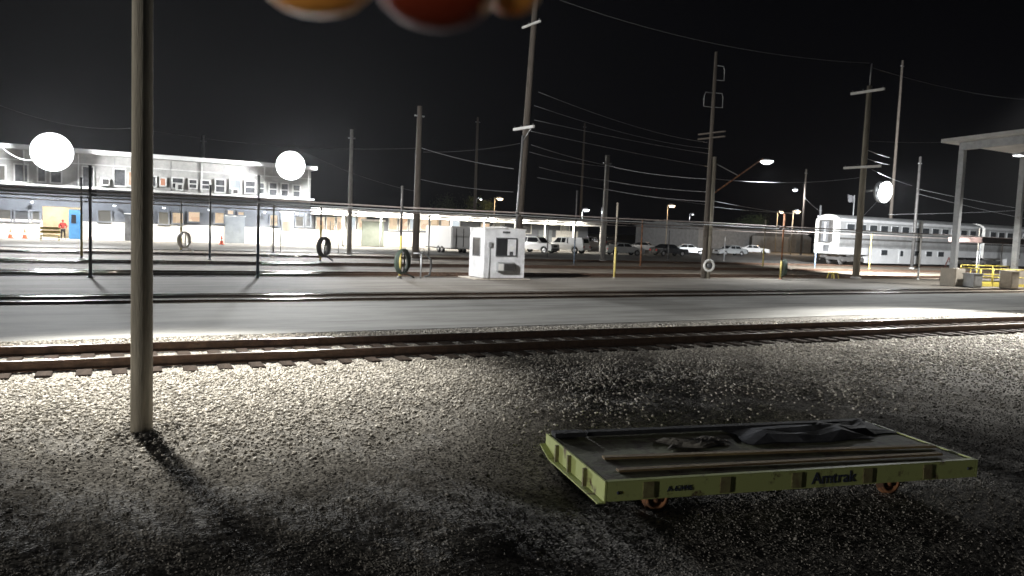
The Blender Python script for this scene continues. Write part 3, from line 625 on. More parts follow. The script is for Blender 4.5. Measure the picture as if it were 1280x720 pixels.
# ------------------------------------------------------------------ overhead wires
def wire(u0, v0, y0, u1, v1, y1, lb, sag=.25, r=.016, mt='wire'):
    a, b = at(u0, v0, y0), at(u1, v1, y1); mbx = MB()
    pts = [a+(b-a)*k/14-np.array([0, 0, 4*sag*(k/14)*(1-k/14)]) for k in range(15)]
    mbx.tube(pts, r, 5); return tag(mbx.build('overhead_wire', mt, None, a), lb, 'wire', 'overhead wires')
for w_ in (
 (673, 115, 45, 884, 178, 70, 'highest bright wire running right from crossarm pole above the booth', .5, .014),
 (668, 132, 45, 890, 186, 68, 'second bright wire from the top right of the crossarm pole', .5, .014),
 (668, 150, 45, 886, 192, 66, 'third wire down, right of the crossarm pole', .15, .018),
 (664, 164, 45, 884, 208, 66, 'wire leaving the lower crossarm of the pole behind booth', .1, .02),
 (664, 181, 45, 756, 206, 55, 'slanting wire between the crossarm pole and bracket pole, upper', .1, .02),
 (662, 190, 45, 756, 208, 55, 'slanting wire between the crossarm pole and bracket pole, lower', .15, .016),
 (674, 209, 45, 756, 225, 55, 'lowest bright wire left of the bracket pole', .1, .018),
 (672, 222, 45, 884, 256, 66, 'dim wire below the lowest bright wire left of bracket pole', .1, .014),
 (756, 206, 55, 888, 224, 34.6, 'wire from the bracket pole to the lamp pole, upper', .2, .014),
 (756, 225, 55, 886, 240, 34.6, 'wire from the bracket pole to the lamp pole, middle', .15, .012),
 (756, 236, 55, 884, 252, 34.6, 'wire from the bracket pole to the lamp pole, lower', .15, .012),
 (888, 223, 34.6, 1074, 222, 35.1, 'sagging wire between the lamp pole and the grey crossarm pole', .3, .012),
 (886, 250, 34.6, 1000, 268, 48, 'short wire going right from the lamp pole below its arm', .1, .014),
 (886, 258, 34.6, 1000, 266, 45, 'low dim wire going right from the lamp pole', .1, .011),
 (527, 185, 52.5, 642, 211, 46, 'bright wire from the dark timber pole to the crossarm pole', .15, .016),
 (525, 224, 52.5, 642, 240, 46, 'lower wire from the dark timber pole to the crossarm pole', .15, .013),
 (529, 190, 52.5, 656, 178, 45, 'dim rising wire between dark timber pole and crossarm pole', .2, .01, 'wiredark'),
 (700, 0, 45, 1087, 79, 35.1, 'long high wire crossing the black sky to the grey pole top', .8, .012, 'wiredark'),
 (1088, 84, 35.1, 1290, 125, 40, 'high wire leaving the grey pole top to the right', .4, .011, 'wiredark'),
 (1083, 176, 35.1, 1296, 166, 36, 'dim wire right of the grey pole between its crossarms', .4, .01, 'wiredark'),
 (1083, 187, 35.1, 1112, 197, 42, 'short bright wire upper right of the lower crossarm', .05, .016),
 (1083, 198, 35.1, 1112, 206, 42, 'short bright wire just right of the lower crossarm', .05, .016),
 (1090, 212, 35.1, 1140, 232, 50, 'wire from the lower crossarm down to the dark pole', .1, .014),
 (1146, 236, 50, 1290, 263, 52, 'wire from the dark pole right over the carriage roof, upper', .1, .014),
 (1146, 242, 50, 1290, 275, 52, 'wire from the dark pole right over the carriage roof, lower', .1, .012),
 (1110, 268, 50, 1290, 262, 50, 'level wire just above the carriage roof', .1, .012),
 (1074, 275, 35.3, 1098, 250, 35, 'stay wire from the grey pole up to the flood lamp', .02, .014),
 (-10, 172, 70, 40, 200, 78, 'looping white cable at the far left roof edge', .5, .03),
 (-10, 128, 60, 165, 160, 70, 'faint wire in the sky above the left flood lamp', .6, .01, 'wiredark'),
 (186, 163, 60, 527, 185, 52.5, 'faint long wire above the two storey building roof', .5, .01, 'wiredark'),
 (370, 184, 60, 524, 240, 52.5, 'faint wire falling from the right flood lamp to dark timber pole', .4, .01, 'wiredark'),
 (1006, 247, 92, 1022, 262, 70, 'short wire from the two lamp pole to the rusty pole', .1, .02)):
    wire(*w_)

# ------------------------------------------------------------------ two storey station building
FY = 82.0; BXL = -16.0; BXR = at(388, 250, FY)[0]
ub = thing('station_building', 'long two storey building with grey clad upper floor and white lower wall', 'building', (4, FY, 0)); off = ub.location
HR = 8.15; HM = 4.85
def px_rect(u0, v0, u1, v1, y): a, b = at(u0, v1, y), at(u1, v0, y); return a[0], b[0], a[2], b[2]
MB().box(BXL, BXR, FY, FY+14, HM+.05, HR-.25).build('upper_wall', 'upper', ub, off)
MB().box(BXL-.4, BXR+.4, FY-1.1, FY+14.4, HR-.25, HR+.15).build('roof', 'roofwhite', ub, off)
MB().box(BXL, BXR+.2, FY-.9, FY+.02, HM-.12, HM+.05).build('ledge', 'trim', ub, off)
gx0, gx1 = at(53, 280, FY)[0], at(101, 280, FY)[0]           # the lit doorway recess
for a, b in ((BXL, gx0), (gx1, BXR)):
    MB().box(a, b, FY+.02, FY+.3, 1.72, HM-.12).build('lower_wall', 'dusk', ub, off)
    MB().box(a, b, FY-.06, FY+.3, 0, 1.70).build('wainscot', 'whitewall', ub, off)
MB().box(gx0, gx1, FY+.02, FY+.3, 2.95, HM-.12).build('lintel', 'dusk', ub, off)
rc = MB(); rc.box(gx0-.1, gx1+.1, FY+4, FY+4.1, 0, 3.1); rc.box(gx0-.2, gx0-.1, FY+.31, FY+4, 0, 3.1); rc.box(gx1+.1, gx1+.2, FY+.31, FY+4, 0, 3.1); rc.box(gx0-.1, gx1+.1, FY+.31, FY+4, 3.0, 3.1); rc.box(gx0, gx1, FY-.05, FY+4, -.02, .05)
rc.build('porch', 'whitewall', ub, off)
light('POINT', 'porch_lamp', ((gx0+gx1)/2-.5, FY+1.6, 2.75), 420, (1, .80, .50), .15, parent=ub)
MB().box(at(86, 270, FY)[0], gx1-.05, FY+.05, FY+.14, .05, 2.75).build('door', 'bluedoor', ub, off)
MB().box(at(89, 270, FY)[0], at(95, 270, FY)[0], FY+.0, FY+.045, 1.5, 2.3).build('door_window', 'glass', ub, off)
def window(u0, v0, u1, v1, pane, frame='trim', y=FY, e=.12, par=None, mull=0, base=None):
    x0, x1, z0, z1 = px_rect(u0, v0, u1, v1, y); w = MB()
    for a, b, c, d in ((x0, x1, z0, z0+e), (x0, x1, z1-e, z1), (x0, x0+e, z0+e, z1-e), (x1-e, x1, z0+e, z1-e)): w.box(a, b, y-.16, y-.003, c, d)
    for k in range(mull): zz = z0+(z1-z0)*(k+1)/(mull+1); w.box(x0+e, x1-e, y-.13, y-.03, zz-.05, zz+.05)
    f = w.build('window', frame, par or ub, off if base is None else base); MB().box(x0+e, x1-e, y-.06, y-.004, z0+e, z1-e).build('pane', pane, f, off if base is None else base); return f
for r_ in ((-14, 206, 8, 226, 'windim'), (17, 205, 36, 228, 'greyglass'), (46, 208, 58, 228, 'greyglass'), (62, 214, 78, 229, 'greyglass'), (102, 208, 118, 236, 'greyglass'), (141, 211, 158, 233, 'greyglass'), (159, 214, 168, 233, 'winbright'),
           (199, 222, 208, 233, 'winorange'), (214, 222, 230, 236, 'greyglass'), (235, 224, 247, 236, 'greyglass'), (250, 225, 263, 237, 'greyglass'), (184, 220, 196, 234, 'greyglass'), (321, 228, 332, 243, 'greyglass'), (268, 224, 282, 241, 'greyglass'),
           (286, 224, 302, 242, 'winwhite'), (305, 226, 320, 242, 'greyglass'), (335, 228, 347, 245, 'greyglass'), (350, 229, 361, 246, 'greyglass'), (365, 231, 376, 247, 'greyglass')):
    window(*r_, mull=1 if r_[4] == 'greyglass' and r_[0] > 190 else 0)
def acunit(u0, v0, u1, v1):
    x0, x1, z0, z1 = px_rect(u0, v0, u1, v1, FY); a = MB().box(x0, x1, FY-.5, FY-.004, z0, z1).build('air_conditioner', 'trim', ub, off, bevel=.03)
    MB().box(x0+.2, x1-.1, FY-.53, FY-.503, z0+.12, z1-.12).build('grille', 'darkmetal', a, off)
acunit(125, 223, 137, 232); acunit(219, 230, 228, 238); acunit(288, 236, 297, 243)
for u in (30, 98, 172, 252, 330, 385):
    x = at(u, 240, FY)[0]; MB().tube([(x, FY-.09, HM+.06), (x, FY-.09, HR-.26)], .055, 8).build('downpipe', 'trim', ub, off)
for x in np.arange(BXL+2, BXR, 2.44): MB().box(x-.025, x+.025, FY-.03, FY-.002, HM+.06, HR-.26).build('panel_joint', 'galv', ub, off)
MB().box(BXL, BXR, FY-.12, FY-.003, 6.95, 7.05).build('cable_tray', 'trim', ub, off)
LY = FY+.02
for r_ in ((-14, 261, 15, 277, 'windim'), (17, 262, 37, 278, 'winblue'), (39, 263, 51, 278, 'windim'), (121, 262, 140, 278, 'windim'), (197, 264, 212, 281, 'windim'), (214, 265, 230, 280, 'winwarm'),
           (234, 264, 251, 278, 'winbright'), (267, 265, 281, 280, 'winwarm'), (283, 262, 293, 269, 'winbright'), (296, 264, 306, 270, 'winwarm'), (336, 268, 348, 283, 'winwarm'), (368, 270, 380, 284, 'windim'), (381, 266, 398, 284, 'winblue')):
    if r_[0] < 385: window(*r_[:2], min(r_[2], 389), *r_[3:], frame='dusk', y=LY)
def door(u0, v0, u1, v1, mt, y=FY-.06):
    x0, x1, z0, z1 = px_rect(u0, v0, u1, v1, y); d = MB().box(x0, x1, y-.05, y-.004, .02, z1).build('door', mt, ub, off)
    MB().box(x0-.08, x1+.08, y-.06, y-.002, z1, z1+.1).build('door_frame', 'trim', d, off); return d
door(156, 268, 167, 302, 'greyglass'); door(281, 271, 306, 305, 'greydoor'); dd = door(350, 266, 367, 307, 'greydoor')
x0, x1, z0, z1 = px_rect(353, 277, 363, 288, FY-.11); MB().box(x0, x1, FY-.14, FY-.112, z0, z1).build('pane', 'winbright', dd, off)
for u in (-8, 40, 143, 205, 262, 331, 372):                    # lamps under the ledge
    p = at(u, 257, FY-.5); 
    q = MB().lathe([(0, .12), (.14, .10), (.2, 0), (0, 0)], (p[0], FY-.45, 3.3), n=12).build('wall_lamp', 'galv', ub, off)
    MB().lathe([(0, -.1), (.1, -.08), (.15, -.003), (0, -.003)], (p[0], FY-.45, 3.3), n=12).build('lens', 'lampsmall', q, off)
    light('SPOT', 'wall_lamp', (p[0], FY-.75, 3.2), 1250 if u != 331 else 2000, (1, .90, .74), .15, (p[0], FY-4.5, 0), 172, .4, ub)
# ------------------------------------------------------------------ single storey wing
wx0, wx1 = BXR+.02, at(735, 285, 84)[0]
wg = thing('station_wing', 'long single storey wing with a white canopy and bright lit windows', 'building', (wx0, FY, 0)); wo_ = wg.location
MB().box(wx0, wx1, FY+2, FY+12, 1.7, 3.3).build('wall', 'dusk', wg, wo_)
MB().box(wx0, wx1, FY+1.9, FY+12, 0, 1.69).build('wainscot', 'whitewall', wg, wo_)
MB().box(wx0, wx1, FY-2.2, FY+12.5, 3.62, 4.0).build('canopy_roof', 'roofwhite', wg, wo_)
MB().box(wx0, wx1, FY-1.9, FY+2, 3.3, 3.615).build('soffit', 'whitewall', wg, wo_)
WY = FY+1.99
k = 0
for u in range(394, 566, 13):
    if 450 < u < 478: continue
    window(u, 271, u+12, 288, ('winbright', 'winwarm', 'winbright', 'winwhite')[k % 4], 'trim', WY, par=wg, base=wo_, e=.08); k += 1
x0, x1, z0, z1 = px_rect(452, 277, 480, 306, FY+1.85); d = MB().box(x0, x1, FY+1.75, FY+1.89, .02, z1).build('roller_door', 'greendoor', wg, wo_); MB().box(x0-.15, x1+.15, FY+1.7, FY+1.745, z1-.02, z1+.2).build('door_hood', 'trim', d, wo_)
for u0, u1, pn in ((600, 612, 'winbright'), (616, 630, 'windim'), (648, 664, 'greyglass'), (700, 712, 'windim')): window(u0, 279, u1, 292, pn, 'trim', WY, par=wg, base=wo_, e=.08)
x0, x1, _, z1 = px_rect(672, 287, 690, 312, WY); MB().box(x0, x1, WY-.1, WY-.005, .02, 2.6).build('roller_door', 'greydoor', wg, wo_)
x0, x1, _, z1 = px_rect(694, 287, 722, 312, WY); MB().box(x0, x1, WY-.1, WY-.005, .02, 2.6).build('roller_door', 'whitewall', wg, wo_)
for u in (398, 425, 452, 482, 512, 545, 580, 615, 652, 690, 722):
    p = at(u, 275, FY-2.4); q = MB().box(p[0]-.5, p[0]+.5, FY-2.6, FY-2.203, 3.66, 3.74).build('canopy_lamp', 'galv', wg, wo_)
    MB().box(p[0]-.45, p[0]+.45, FY-2.58, FY-2.25, 3.6, 3.658).build('lens', 'lampsmall', q, wo_)
    light('SPOT', 'canopy_lamp', (p[0], FY-3.0, 3.6), 1500 if u < 600 else 900, (1, .93, .8), .25, (p[0], FY-2, 0), 176, .2, wg)
for k in range(9):
    x = wx0+3+k*4.2; MB().tube([(x, FY-1.9, 0), (x, FY-1.9, 3.32)], .09, 8).build('column', 'trim', wg, wo_)

# ------------------------------------------------------------------ flood lamps
def flood(lb, p, base, nx, nz, w, aim, mast=True):
    t = thing('flood_lamp', lb, 'flood lamp', base); b = np.array(base, float); q = np.array(p, float)-b
    if mast: MB().tube([(0, 0, 0), (q[0], q[1]+.35, q[2]+.2)], .08, 8).build('mast', 'galv', t)
    MB().lathe([(0, 0), (w*nx*.8, 0), (w*nx*.8, .1), (0, .1)], (q[0], q[1]+.2, q[2]), (0, 1, 0), 24).build('bracket', 'galv', t)
    ring = [(0., 0.)]+[(k*w*math.cos(2*PI*i/(6*k)+.2*k), k*w*math.sin(2*PI*i/(6*k)+.2*k)) for k in range(1, nx) for i in range(6*k)]
    h0 = None
    for dx, dz in ring:
        c = q+np.array([dx, 0, dz])
        if h0 is None:
            h0 = h = MB().lathe([(0, .2), (w*.2, .18), (w*.48, 0), (w*.48, -.03), (0, -.03)], (0, 0, 0), (0, 1, .12), 12).build('lamp_head', 'galv', t)
            l0 = MB().lathe([(0, -.12), (w*.4, -.10), (w*.6, -.036), (0, -.036)], (0, 0, 0), (0, 1, .12), 12).build('lens', 'lampwhite', h)
        else:
            h = h0.copy(); COL.objects.link(h); h.parent = t; l_ = l0.copy(); COL.objects.link(l_); l_.parent = h
        h.location = tuple(c)
    Rr = w*(nx-1)+w*.62
    MB().lathe([(0, -.34), (Rr*.5, -.30), (Rr*.85, -.2), (Rr, -.13), (Rr, -.10), (0, -.10)], q, (0, 1, .12), 40).build('glare_dome', 'lampwhite', t)  # glowing dome added over the heads, shaped like the lamp's round glare
    return t
p1 = at(65, 190, 79.3); p2 = at(363, 207, 79.3)
f1 = flood('huge glaring flood lamp array on the roof edge above the lit doorway', p1, (p1[0], FY-.9, HR+.15-1.2), 4, 4, .46, None, False)
f2 = flood('huge glaring flood lamp array on the roof edge at the right building end', p2, (p2[0], FY-.9, HR+.15-1.2), 4, 4, .40, None, False)
for t_, p_, tgt in ((f1, p1, (0, 44, 0)), (f2, p2, (14, 44, 0))):
    light('SPOT', 'flood_beam', p_+np.array([0, -.5, 0]), FLOOD_W, (.97, .99, 1), 1.3, tgt, 62, 1, t_)
    light('SPOT', 'flood_glare', p_+np.array([0, -.5, 0]), GLARE_W, (.95, .97, 1), .8, (p_[0]*.0, 0, 2.5), 14, 1, t_)  # narrow beam added towards the camera to light a halo in the haze
    light('POINT', 'flood_spill', p_+np.array([0, -1.3, -.3]), SPILL_W, (.97, .99, 1), .8, parent=t_)
p3 = at(1105, 240, 34.4); f3 = flood('glaring twin row flood lamp beside the grey crossarm pole', p3, (47.95, 34.9, p3[2]), 2, 2, .46, None, True)
light('SPOT', 'flood_beam', p3+np.array([0, -.4, 0]), 12000, (.97, .99, 1), .5, (36, 20, 0), 70, 1, f3)
light('SPOT', 'flood_glare', p3+np.array([0, -.5, 0]), GLARE_W*.3, (.95, .97, 1), .4, (0, 0, 2.5), 12, 1, f3)
light('SPOT', 'flood_back', p3+np.array([.5, .6, 0]), 260000, (.97, .99, 1), .5, (84, 53, 1.5), 90, 1, f3)
# assumed tall yard mast, added so its lamp above the view lights the ballast
t = thing('added_yard_lamp', 'assumed unseen tall steel yard lamp mast with an outreach arm, left of the station doorway', 'yard lamp', (-9.5, 20.6, 0))
MB().tube([(0, 0, 0), (0, 0, 13.6)], [.16, .09], 10).build('mast', 'galv', t)
MB().tube([(0, 0, 13.4), (3, -.1, 14.2), (8.2, -.2, 14.2)], .06, 8).build('lamp_arm', 'galv', t)
h = MB().box(8.0, 8.9, -.5, .1, 14.05, 14.25).build('lamp_head', 'galv', t, bevel=.03); MB().box(8.05, 8.85, -.45, .05, 14.0, 14.048).build('lens', 'lampsmall', h)
light('SPOT', 'yard_beam', (-1.1, 20.4, 13.9), YARD_W, (1, .97, .90), .5, (1.5, 13.7, 0), 38, 1, t)  # assumed lamp's beam, making the pool of light on the ballast
light('SPOT', 'pole_beam', (-8.6, 20.9, 13.6), POLE_W, (1, .985, .96), .3, (24, 45, 10), 52, 1, t)  # extra beam added to brighten the tall poles
light('SPOT', 'road_beam', (-8.8, 20.5, 13.6), ROAD_W, (1, .985, .96), .3, (14, 21.5, 0), 52, 1, t)  # extra beam added to lift the concrete road
light('SPOT', 'pad_beam', (-8.8, 20.9, 13.6), PAD_W, (1, .985, .96), .3, (18.5, 33.4, .6), 30, .9, t)  # assumed beam from the same unseen mast, lighting booth and pad
t = thing('added_yard_lamp', 'low unseen lamp post added far along the left side of the yard', 'yard lamp', (-55, 8.6, 0))  # lamp post added out of view to light the cart end and timber pole
MB().tube([(0, 0, -1.2), (0, 0, 3.0)], [.1, .07], 10).build('mast', 'galv', t)
h = MB().box(-.1, .5, -.25, .25, 2.9, 3.08).build('lamp_head', 'galv', t, bevel=.03); MB().box(.501, .52, -.2, .2, 2.92, 3.06).build('lens', 'lampsmall', h)
light('SPOT', 'low_beam', (-54.3, 8.6, 2.95), LOW_W, (1, .97, .9), .25, (4, 7.8, 2.6), 20, .9, t)
t = thing('added_yard_lamp', 'unseen yard lamp mast added beside the concrete road, outside the shed front', 'yard lamp', (39.5, 17.6, 0))  # mast and lamp added out of view to light the right-hand ballast
MB().tube([(0, 0, 0), (0, 0, 12.4)], [.15, .09], 10).build('mast', 'galv', t)
h = MB().box(-1.2, .3, -.9, -.3, 12.25, 12.45).build('lamp_head', 'galv', t, bevel=.03); MB().box(-1.15, -.2, -.85, -.35, 12.2, 12.248).build('lens', 'lampsmall', h)
light('SPOT', 'right_beam', (38.8, 17, 12.1), RIGHT_W, (1, .985, .95), .25, (26, 13.6, 0), 42, 1, t)
# small far lamps
def small_lamp(u, v, y, lb, warm, r=.28, pole=True, watts=300, basepx=None):
    p = at(u, v, y); t = thing('street_lamp', lb, 'street lamp', (p[0], y, 0), 0, 'small street lamps in the distance')
    if pole:
        MB().tube([(-.9, .2, 0), (-.9, .2, p[2]+.1)], .1, 8).build('pole', 'polewood' if warm else 'galv', t)
        MB().tube([(-.9, .2, p[2]-.3), (-.5, .1, p[2]+.25), (0, 0, p[2]+.25)], .04, 6).build('lamp_arm', 'galv', t)
    h = MB().lathe([(0, .35), (.1, .33), (.28, .1), (.30, .02), (0, .02)], (0, 0, p[2]), n=12).build('lamp_head', 'galv', t)
    MB().lathe([(0, -r*.7), (r*.8, -r*.7), (r*1.3, 0), (0, .0)], (0, 0, p[2]), n=14).build('lens', 'lampwarm' if warm else 'lampsmall', h)
    light('POINT', 'lamp_glow', (p[0], y, p[2]-.5), watts, (1, .7, .4) if warm else (.95, .97, 1), .2, parent=t); return t
small_lamp(840, 257, 115, 'warm glowing street lamp above the black car', True, .5, watts=900)
small_lamp(625, 248, 112, 'warm white street lamp beyond the booth roof', True, .42, watts=900)
small_lamp(733, 262, 125, 'white lamp above the far end of the single storey wing', False, .5, watts=1500)
small_lamp(757, 260, 140, 'tiny white lamp right beside the bracket pole', False, .22, watts=500)
small_lamp(994, 237, 92.5, 'white upper lamp on the left side of the two lamp pole', False, .35, False, 2500)
small_lamp(997, 264, 95, 'warm white lamp below the upper lamp, right of the yellow post', True, .45, True, 2500)
small_lamp(977, 265, 105, 'smaller warm lamp directly above the rusty post', True, .32, True, 1500)
small_lamp(601, 249, 135, 'tiny pale lamp left of the warm white lamp beyond the booth', False, .18, True, 300)
small_lamp(866, 268, 150, 'tiny white lamp just left of the lamp pole foot', False, .2, True, 300)
p4 = at(1275, 192, 27.5)

# ------------------------------------------------------------------ open steel shed
CYs, CX = 28.6, (48.35, 55.4, 62.5, 69.6); HS = 8.55
sh = thing('steel_shed', 'open steel frame shed with a white roof edge at right', 'shed', (CX[0], CYs, 0)); off = sh.location
for i, x in enumerate(CX):
    for y in (CYs, 21.2):
        c = MB().box(x-.15, x+.15, y-.17, y+.17, 1.15, HS-.01 if y == CYs else HS+.29); 
        if y == 21.2 and i < 0: continue
        c.build('column', 'galv', sh, off)
        MB().box(x-.52, x+.52, y-.5, y+.5, 0, 1.15).build('footing', 'beige', sh, off, bevel=.03)
    MB().prism([(21.05, HS+.30), (CYs+.17, HS-.0), (CYs+.17, HS+.47), (21.05, HS+.77)], 0, x-.13, x+.13).build('rafter', 'galv', sh, off)
MB().prism([(20.2, HS+.83), (CYs+.9, HS+.46), (CYs+.9, HS+.68), (20.2, HS+1.05)], 0, CX[0]-.9, CX[-1]+1).build('roof', 'roofwhite', sh, off)
q = MB().box(p4[0]-.35, p4[0]+.35, 27.3, 27.8, p4[2]-.12, p4[2]+.02).build('shed_lamp', 'galv', sh, off)
MB().box(p4[0]-.3, p4[0]+.3, 27.33, 27.77, p4[2]-.16, p4[2]-.122).build('lens', 'lampsmall', q, off)
light('SPOT', 'shed_lamp', (46.5, 20.6, 8.2), SHED_W, (1, .98, .93), .4, (25, 13.4, 0), 46, 1, sh)  # extra beam added away from the lamp fixture, lighting the right-hand ballast
light('SPOT', 'shed_glow', (p4[0]-.8, 25.5, p4[2]-.6), 9000, (1, .98, .93), .3, (p4[0]-1.5, 27.5, 0), 100, .8, sh)
# awning, railing, cabinets by the shed
p = gp(1245, 346); aw = thing('awning', 'low brown flat awning on thin legs beside the shed', 'awning', (p[0], p[1], 0)); a0, a1 = at(1211, 300, 34)[0], at(1268, 300, 34)[0]
za = at(1240, 301, 34)[2]; aw.location = (a0, 33, 0); off = aw.location
MB().box(a0, a1+1.2, 33, 35.6, za-.2, za+.2).build('top', 'awning', aw, off, bevel=.03)
for x in (a0+.4, a1+.8):
    for y in (33.3, 35.3): MB().tube([(x, y, 0), (x, y, za-.2)], .05, 8).build('leg', 'galv', aw, off)
def rail_fence(lb, a, b, h=1.15, n=4, mt='brightyellow'):
    a = np.array([*a, 0.]); b = np.array([*b, 0.]); t = thing('guard_rail', lb, 'guard rail', a, 0, 'yellow guard rails by the shed'); d = b-a
    for k in range(n): q_ = d*k/(n-1); MB().tube([q_, q_+np.array([0, 0, h])], .04, 8).build('post', mt, t)
    for z in (h, h*.55): MB().tube([np.array([0, 0, z]), d+np.array([0, 0, z])], .035, 8).build('handrail', mt, t)
    MB().bar(np.array([0, 0, .12]), d+np.array([0, 0, .12]), .02, .18).build('toe_board', mt, t); return t
rail_fence('yellow guard rail nearest the shed column footing', (50.6, 28.1), (54.6, 27.2), n=5)
rail_fence('yellow guard rail behind the nearest rail, under the awning', (51.6, 30.0), (55.8, 29.2), 1.3, 4)
rail_fence('short yellow guard rail end running back towards the awning', (50.6, 28.15), (51.55, 29.95), 1.15, 3)
def cabinet(name, lb, u, v, w, d, h, mt, cat):
    p = gp(u, v); t = thing(name, lb, cat, p)
    MB().box(-w/2, w/2, 0, d, .06, h).build('body', mt, t, bevel=.02); MB().box(-w/2-.04, w/2+.04, -.04, d+.04, h, h+.05).build('lid', mt, t)
    MB().box(-w/2+.08, w/2-.08, -.02, -.003, .15, h-.12).build('door', mt, t); MB().box(-w/2+.05, w/2-.05, .04, d-.04, 0, .06).build('plinth', 'darkmetal', t); return t
cabinet('cabinet', 'low grey steel cabinet at the left end of the yellow guard rail', 1222, 360, .95, .7, .85, 'galv', 'cabinet')
cabinet('cabinet', 'low cream cabinet in front of the yellow guard rail at right edge', 1268, 362, .9, .7, 1.1, 'beige', 'cabinet')
p = gp(1209, 352); t = thing('step_ladder', 'dull red step ladder behind the shed footing', 'step ladder', (p[0], p[1]+1.5, 0), .5)
for dx in (-.3, .3):
    MB().tube([(dx, -.5, 0), (dx, 0, 1.7)], .03, 6).build('rail', 'redsteel', t); MB().tube([(dx, .5, 0), (dx, 0, 1.7)], .03, 6).build('rail', 'redsteel', t)
for k in range(5): MB().box(-.29, .29, -.5+.1*k-.03, -.36+.1*k-.03, .28*k+.22, .28*k+.26).build('tread', 'redsteel', t)
p = gp(1041, 348); t = thing('step_stool', 'small yellow step stool on the pad left of grey crossarm pole', 'step stool', p, .3)
MB().box(-.38, .38, -.2, .2, .36, .41).build('top', 'brightyellow', t)
for sx in (-1, 1):
    for sy in (-1, 1): MB().bar((sx*.42, sy*.24, 0), (sx*.34, sy*.17, .36), .05, .05).build('leg', 'brightyellow', t)

# ------------------------------------------------------------------ passenger carriages
def carriage(x0, lb):
    YN, Wc, Lc, H = 53.65, 3.1, 25.9, 5.45
    t = thing('passenger_carriage', lb, 'railway carriage', (x0, YN+Wc/2, 0), 0, 'silver passenger carriages')
    h = Wc/2
    def sec(z0, z1): return [(-h, z0), (h, z0), (h, z1)]+[(h*math.cos(a), z1+(H-z1)*math.sin(a)) for a in np.linspace(.15, PI-.15, 13)]+[(-h, z1)]
    MB().prism(sec(2.0, 4.78), 0, 0, Lc).build('upper_body', 'train', t)
    MB().box(5.3, Lc-5.3, -h+.01, h-.01, .35, 1.997).build('lower_body', 'trainsm', t)
    for xa, xb in ((0, 5.28), (Lc-5.28, Lc)): MB().box(xa+.02, xb, -h+.02, h-.02, 1.25, 1.995).build('end_sill', 'trainsm', t)
    MB().box(.02, Lc-.02, -h-.02, -h+.0, 2.82, 3.02).build('stripe', 'darkmetal', t)
    MB().box(.02, Lc-.02, -h-.02, -h+.0, 4.74, 5.02).build('letterboard', 'trainsm', t)
    for k in range(13):
        xx = 1.0+k*1.88; w = MB().box(xx, xx+1.35, -h-.03, -h-.004, 3.78, 4.55).build('window', 'trainsm', t); MB().box(xx+.07, xx+1.28, -h-.045, -h-.032, 3.85, 4.48).build('pane', 'carglass', w)
    for xx in (7.0, 13.0, 15.2, 17.5):
        w = MB().box(xx, xx+1.2, -h-.02, -h+.008, 1.22, 1.9).build('window', 'trainsm', t); MB().box(xx+.07, xx+1.13, -h-.035, -h-.021, 1.28, 1.84).build('pane', 'carglass', w)
    d = MB().box(10.2, 11.2, -h-.02, -h+.008, .55, 1.95).build('door', 'trainsm', t); MB().box(10.45, 10.95, -h-.035, -h-.021, 1.2, 1.8).build('pane', 'carglass', d)
    e = MB().prism(sec(1.3, 4.7), 0, -.06, -.003).build('end_wall', 'trainend', t)
    MB().box(-.42, -.062, -.75, .75, 2.45, 4.85).build('gangway', 'darkmetal', e, bevel=.06)
    MB().box(-.44, -.421, -.45, .45, 2.5, 4.7).build('gangway_door', 'greyglass', e); MB().box(-.45, -.4405, -.12, .12, 2.6, 4.6).build('door_strip', 'trainsm', e)
    for s_ in (-1, 1): MB().tube([(-.1, s_*1.2, 1.5), (-.16, s_*1.2, 1.6), (-.16, s_*1.2, 3.2), (-.1, s_*1.2, 3.3)], .025, 6).build('grab_rail', 'galv', e)
    MB().box(-.11, -.061, -.35, .35, 1.45, 2.2).build('equipment_box', 'greyglass', e)
    MB().box(-.75, -.0, -.15, .15, .85, 1.12).build('coupler', 'darkmetal', t, bevel=.03)
    MB().tube([(-.1, .5, 1.1), (-.3, .5, .7), (-.45, .45, .6)], .04, 6).build('brake_hose', 'darkmetal', t)
    for xc in (2.75, Lc-2.75):
        b = MB().box(xc-1.9, xc+1.9, -1.2, 1.2, .62, .95)
        for s_ in (-1, 1): b.box(xc-1.8, xc+1.8, s_*1.25-.1, s_*1.25+.1, .5, .82)
        b = b.build('bogie', 'darkmetal', t, bevel=.02)
        for dx in (-1.25, 1.25):
            for s_ in (-1, 1): MB().lathe([(0, 0), (.15, 0), (.2, .03), (.44, .03), (.44, .12), (.48, .13), (.48, .16), (0, .16)], (xc+dx, s_*.86, .14+.44), (0, -s_, 0), 20).build('wheel', 'darkmetal', b)
    return t
cx0 = 69.9
tr = carriage(cx0, 'silver double deck carriage whose end wall faces the yard')
dup(tr, (cx0+26.9, tr.location[1], 0), None, 'second silver double deck carriage coupled behind the first, above brown awning')
p = at(1066, 275, 58); t = thing('flag_pole', 'flag pole with a limp pale flag above the carriage roof', 'flag pole', (p[0], 58, 0)); zt = at(1066, 244, 58)[2]
MB().tube([(0, 0, 0), (0, 0, zt)], .06, 8).build('pole', 'galv', t); fl = MB(); n_ = 10; vs = []
for i in range(n_):
    for j in range(5): vs.append((-.05-i*.11, .12*math.sin(i*.9+j*.3), zt-.1-j*.2+.05*math.sin(i*.7)+.02*i))
fs = [(i*5+j, i*5+j+1, (i+1)*5+j+1, (i+1)*5+j) for i in range(n_-1) for j in range(4)]; fl.add(vs, fs).add([(x, y+.01, z) for x, y, z in vs], [f[::-1] for f in fs]); fl.build('flag', 'flag', t)

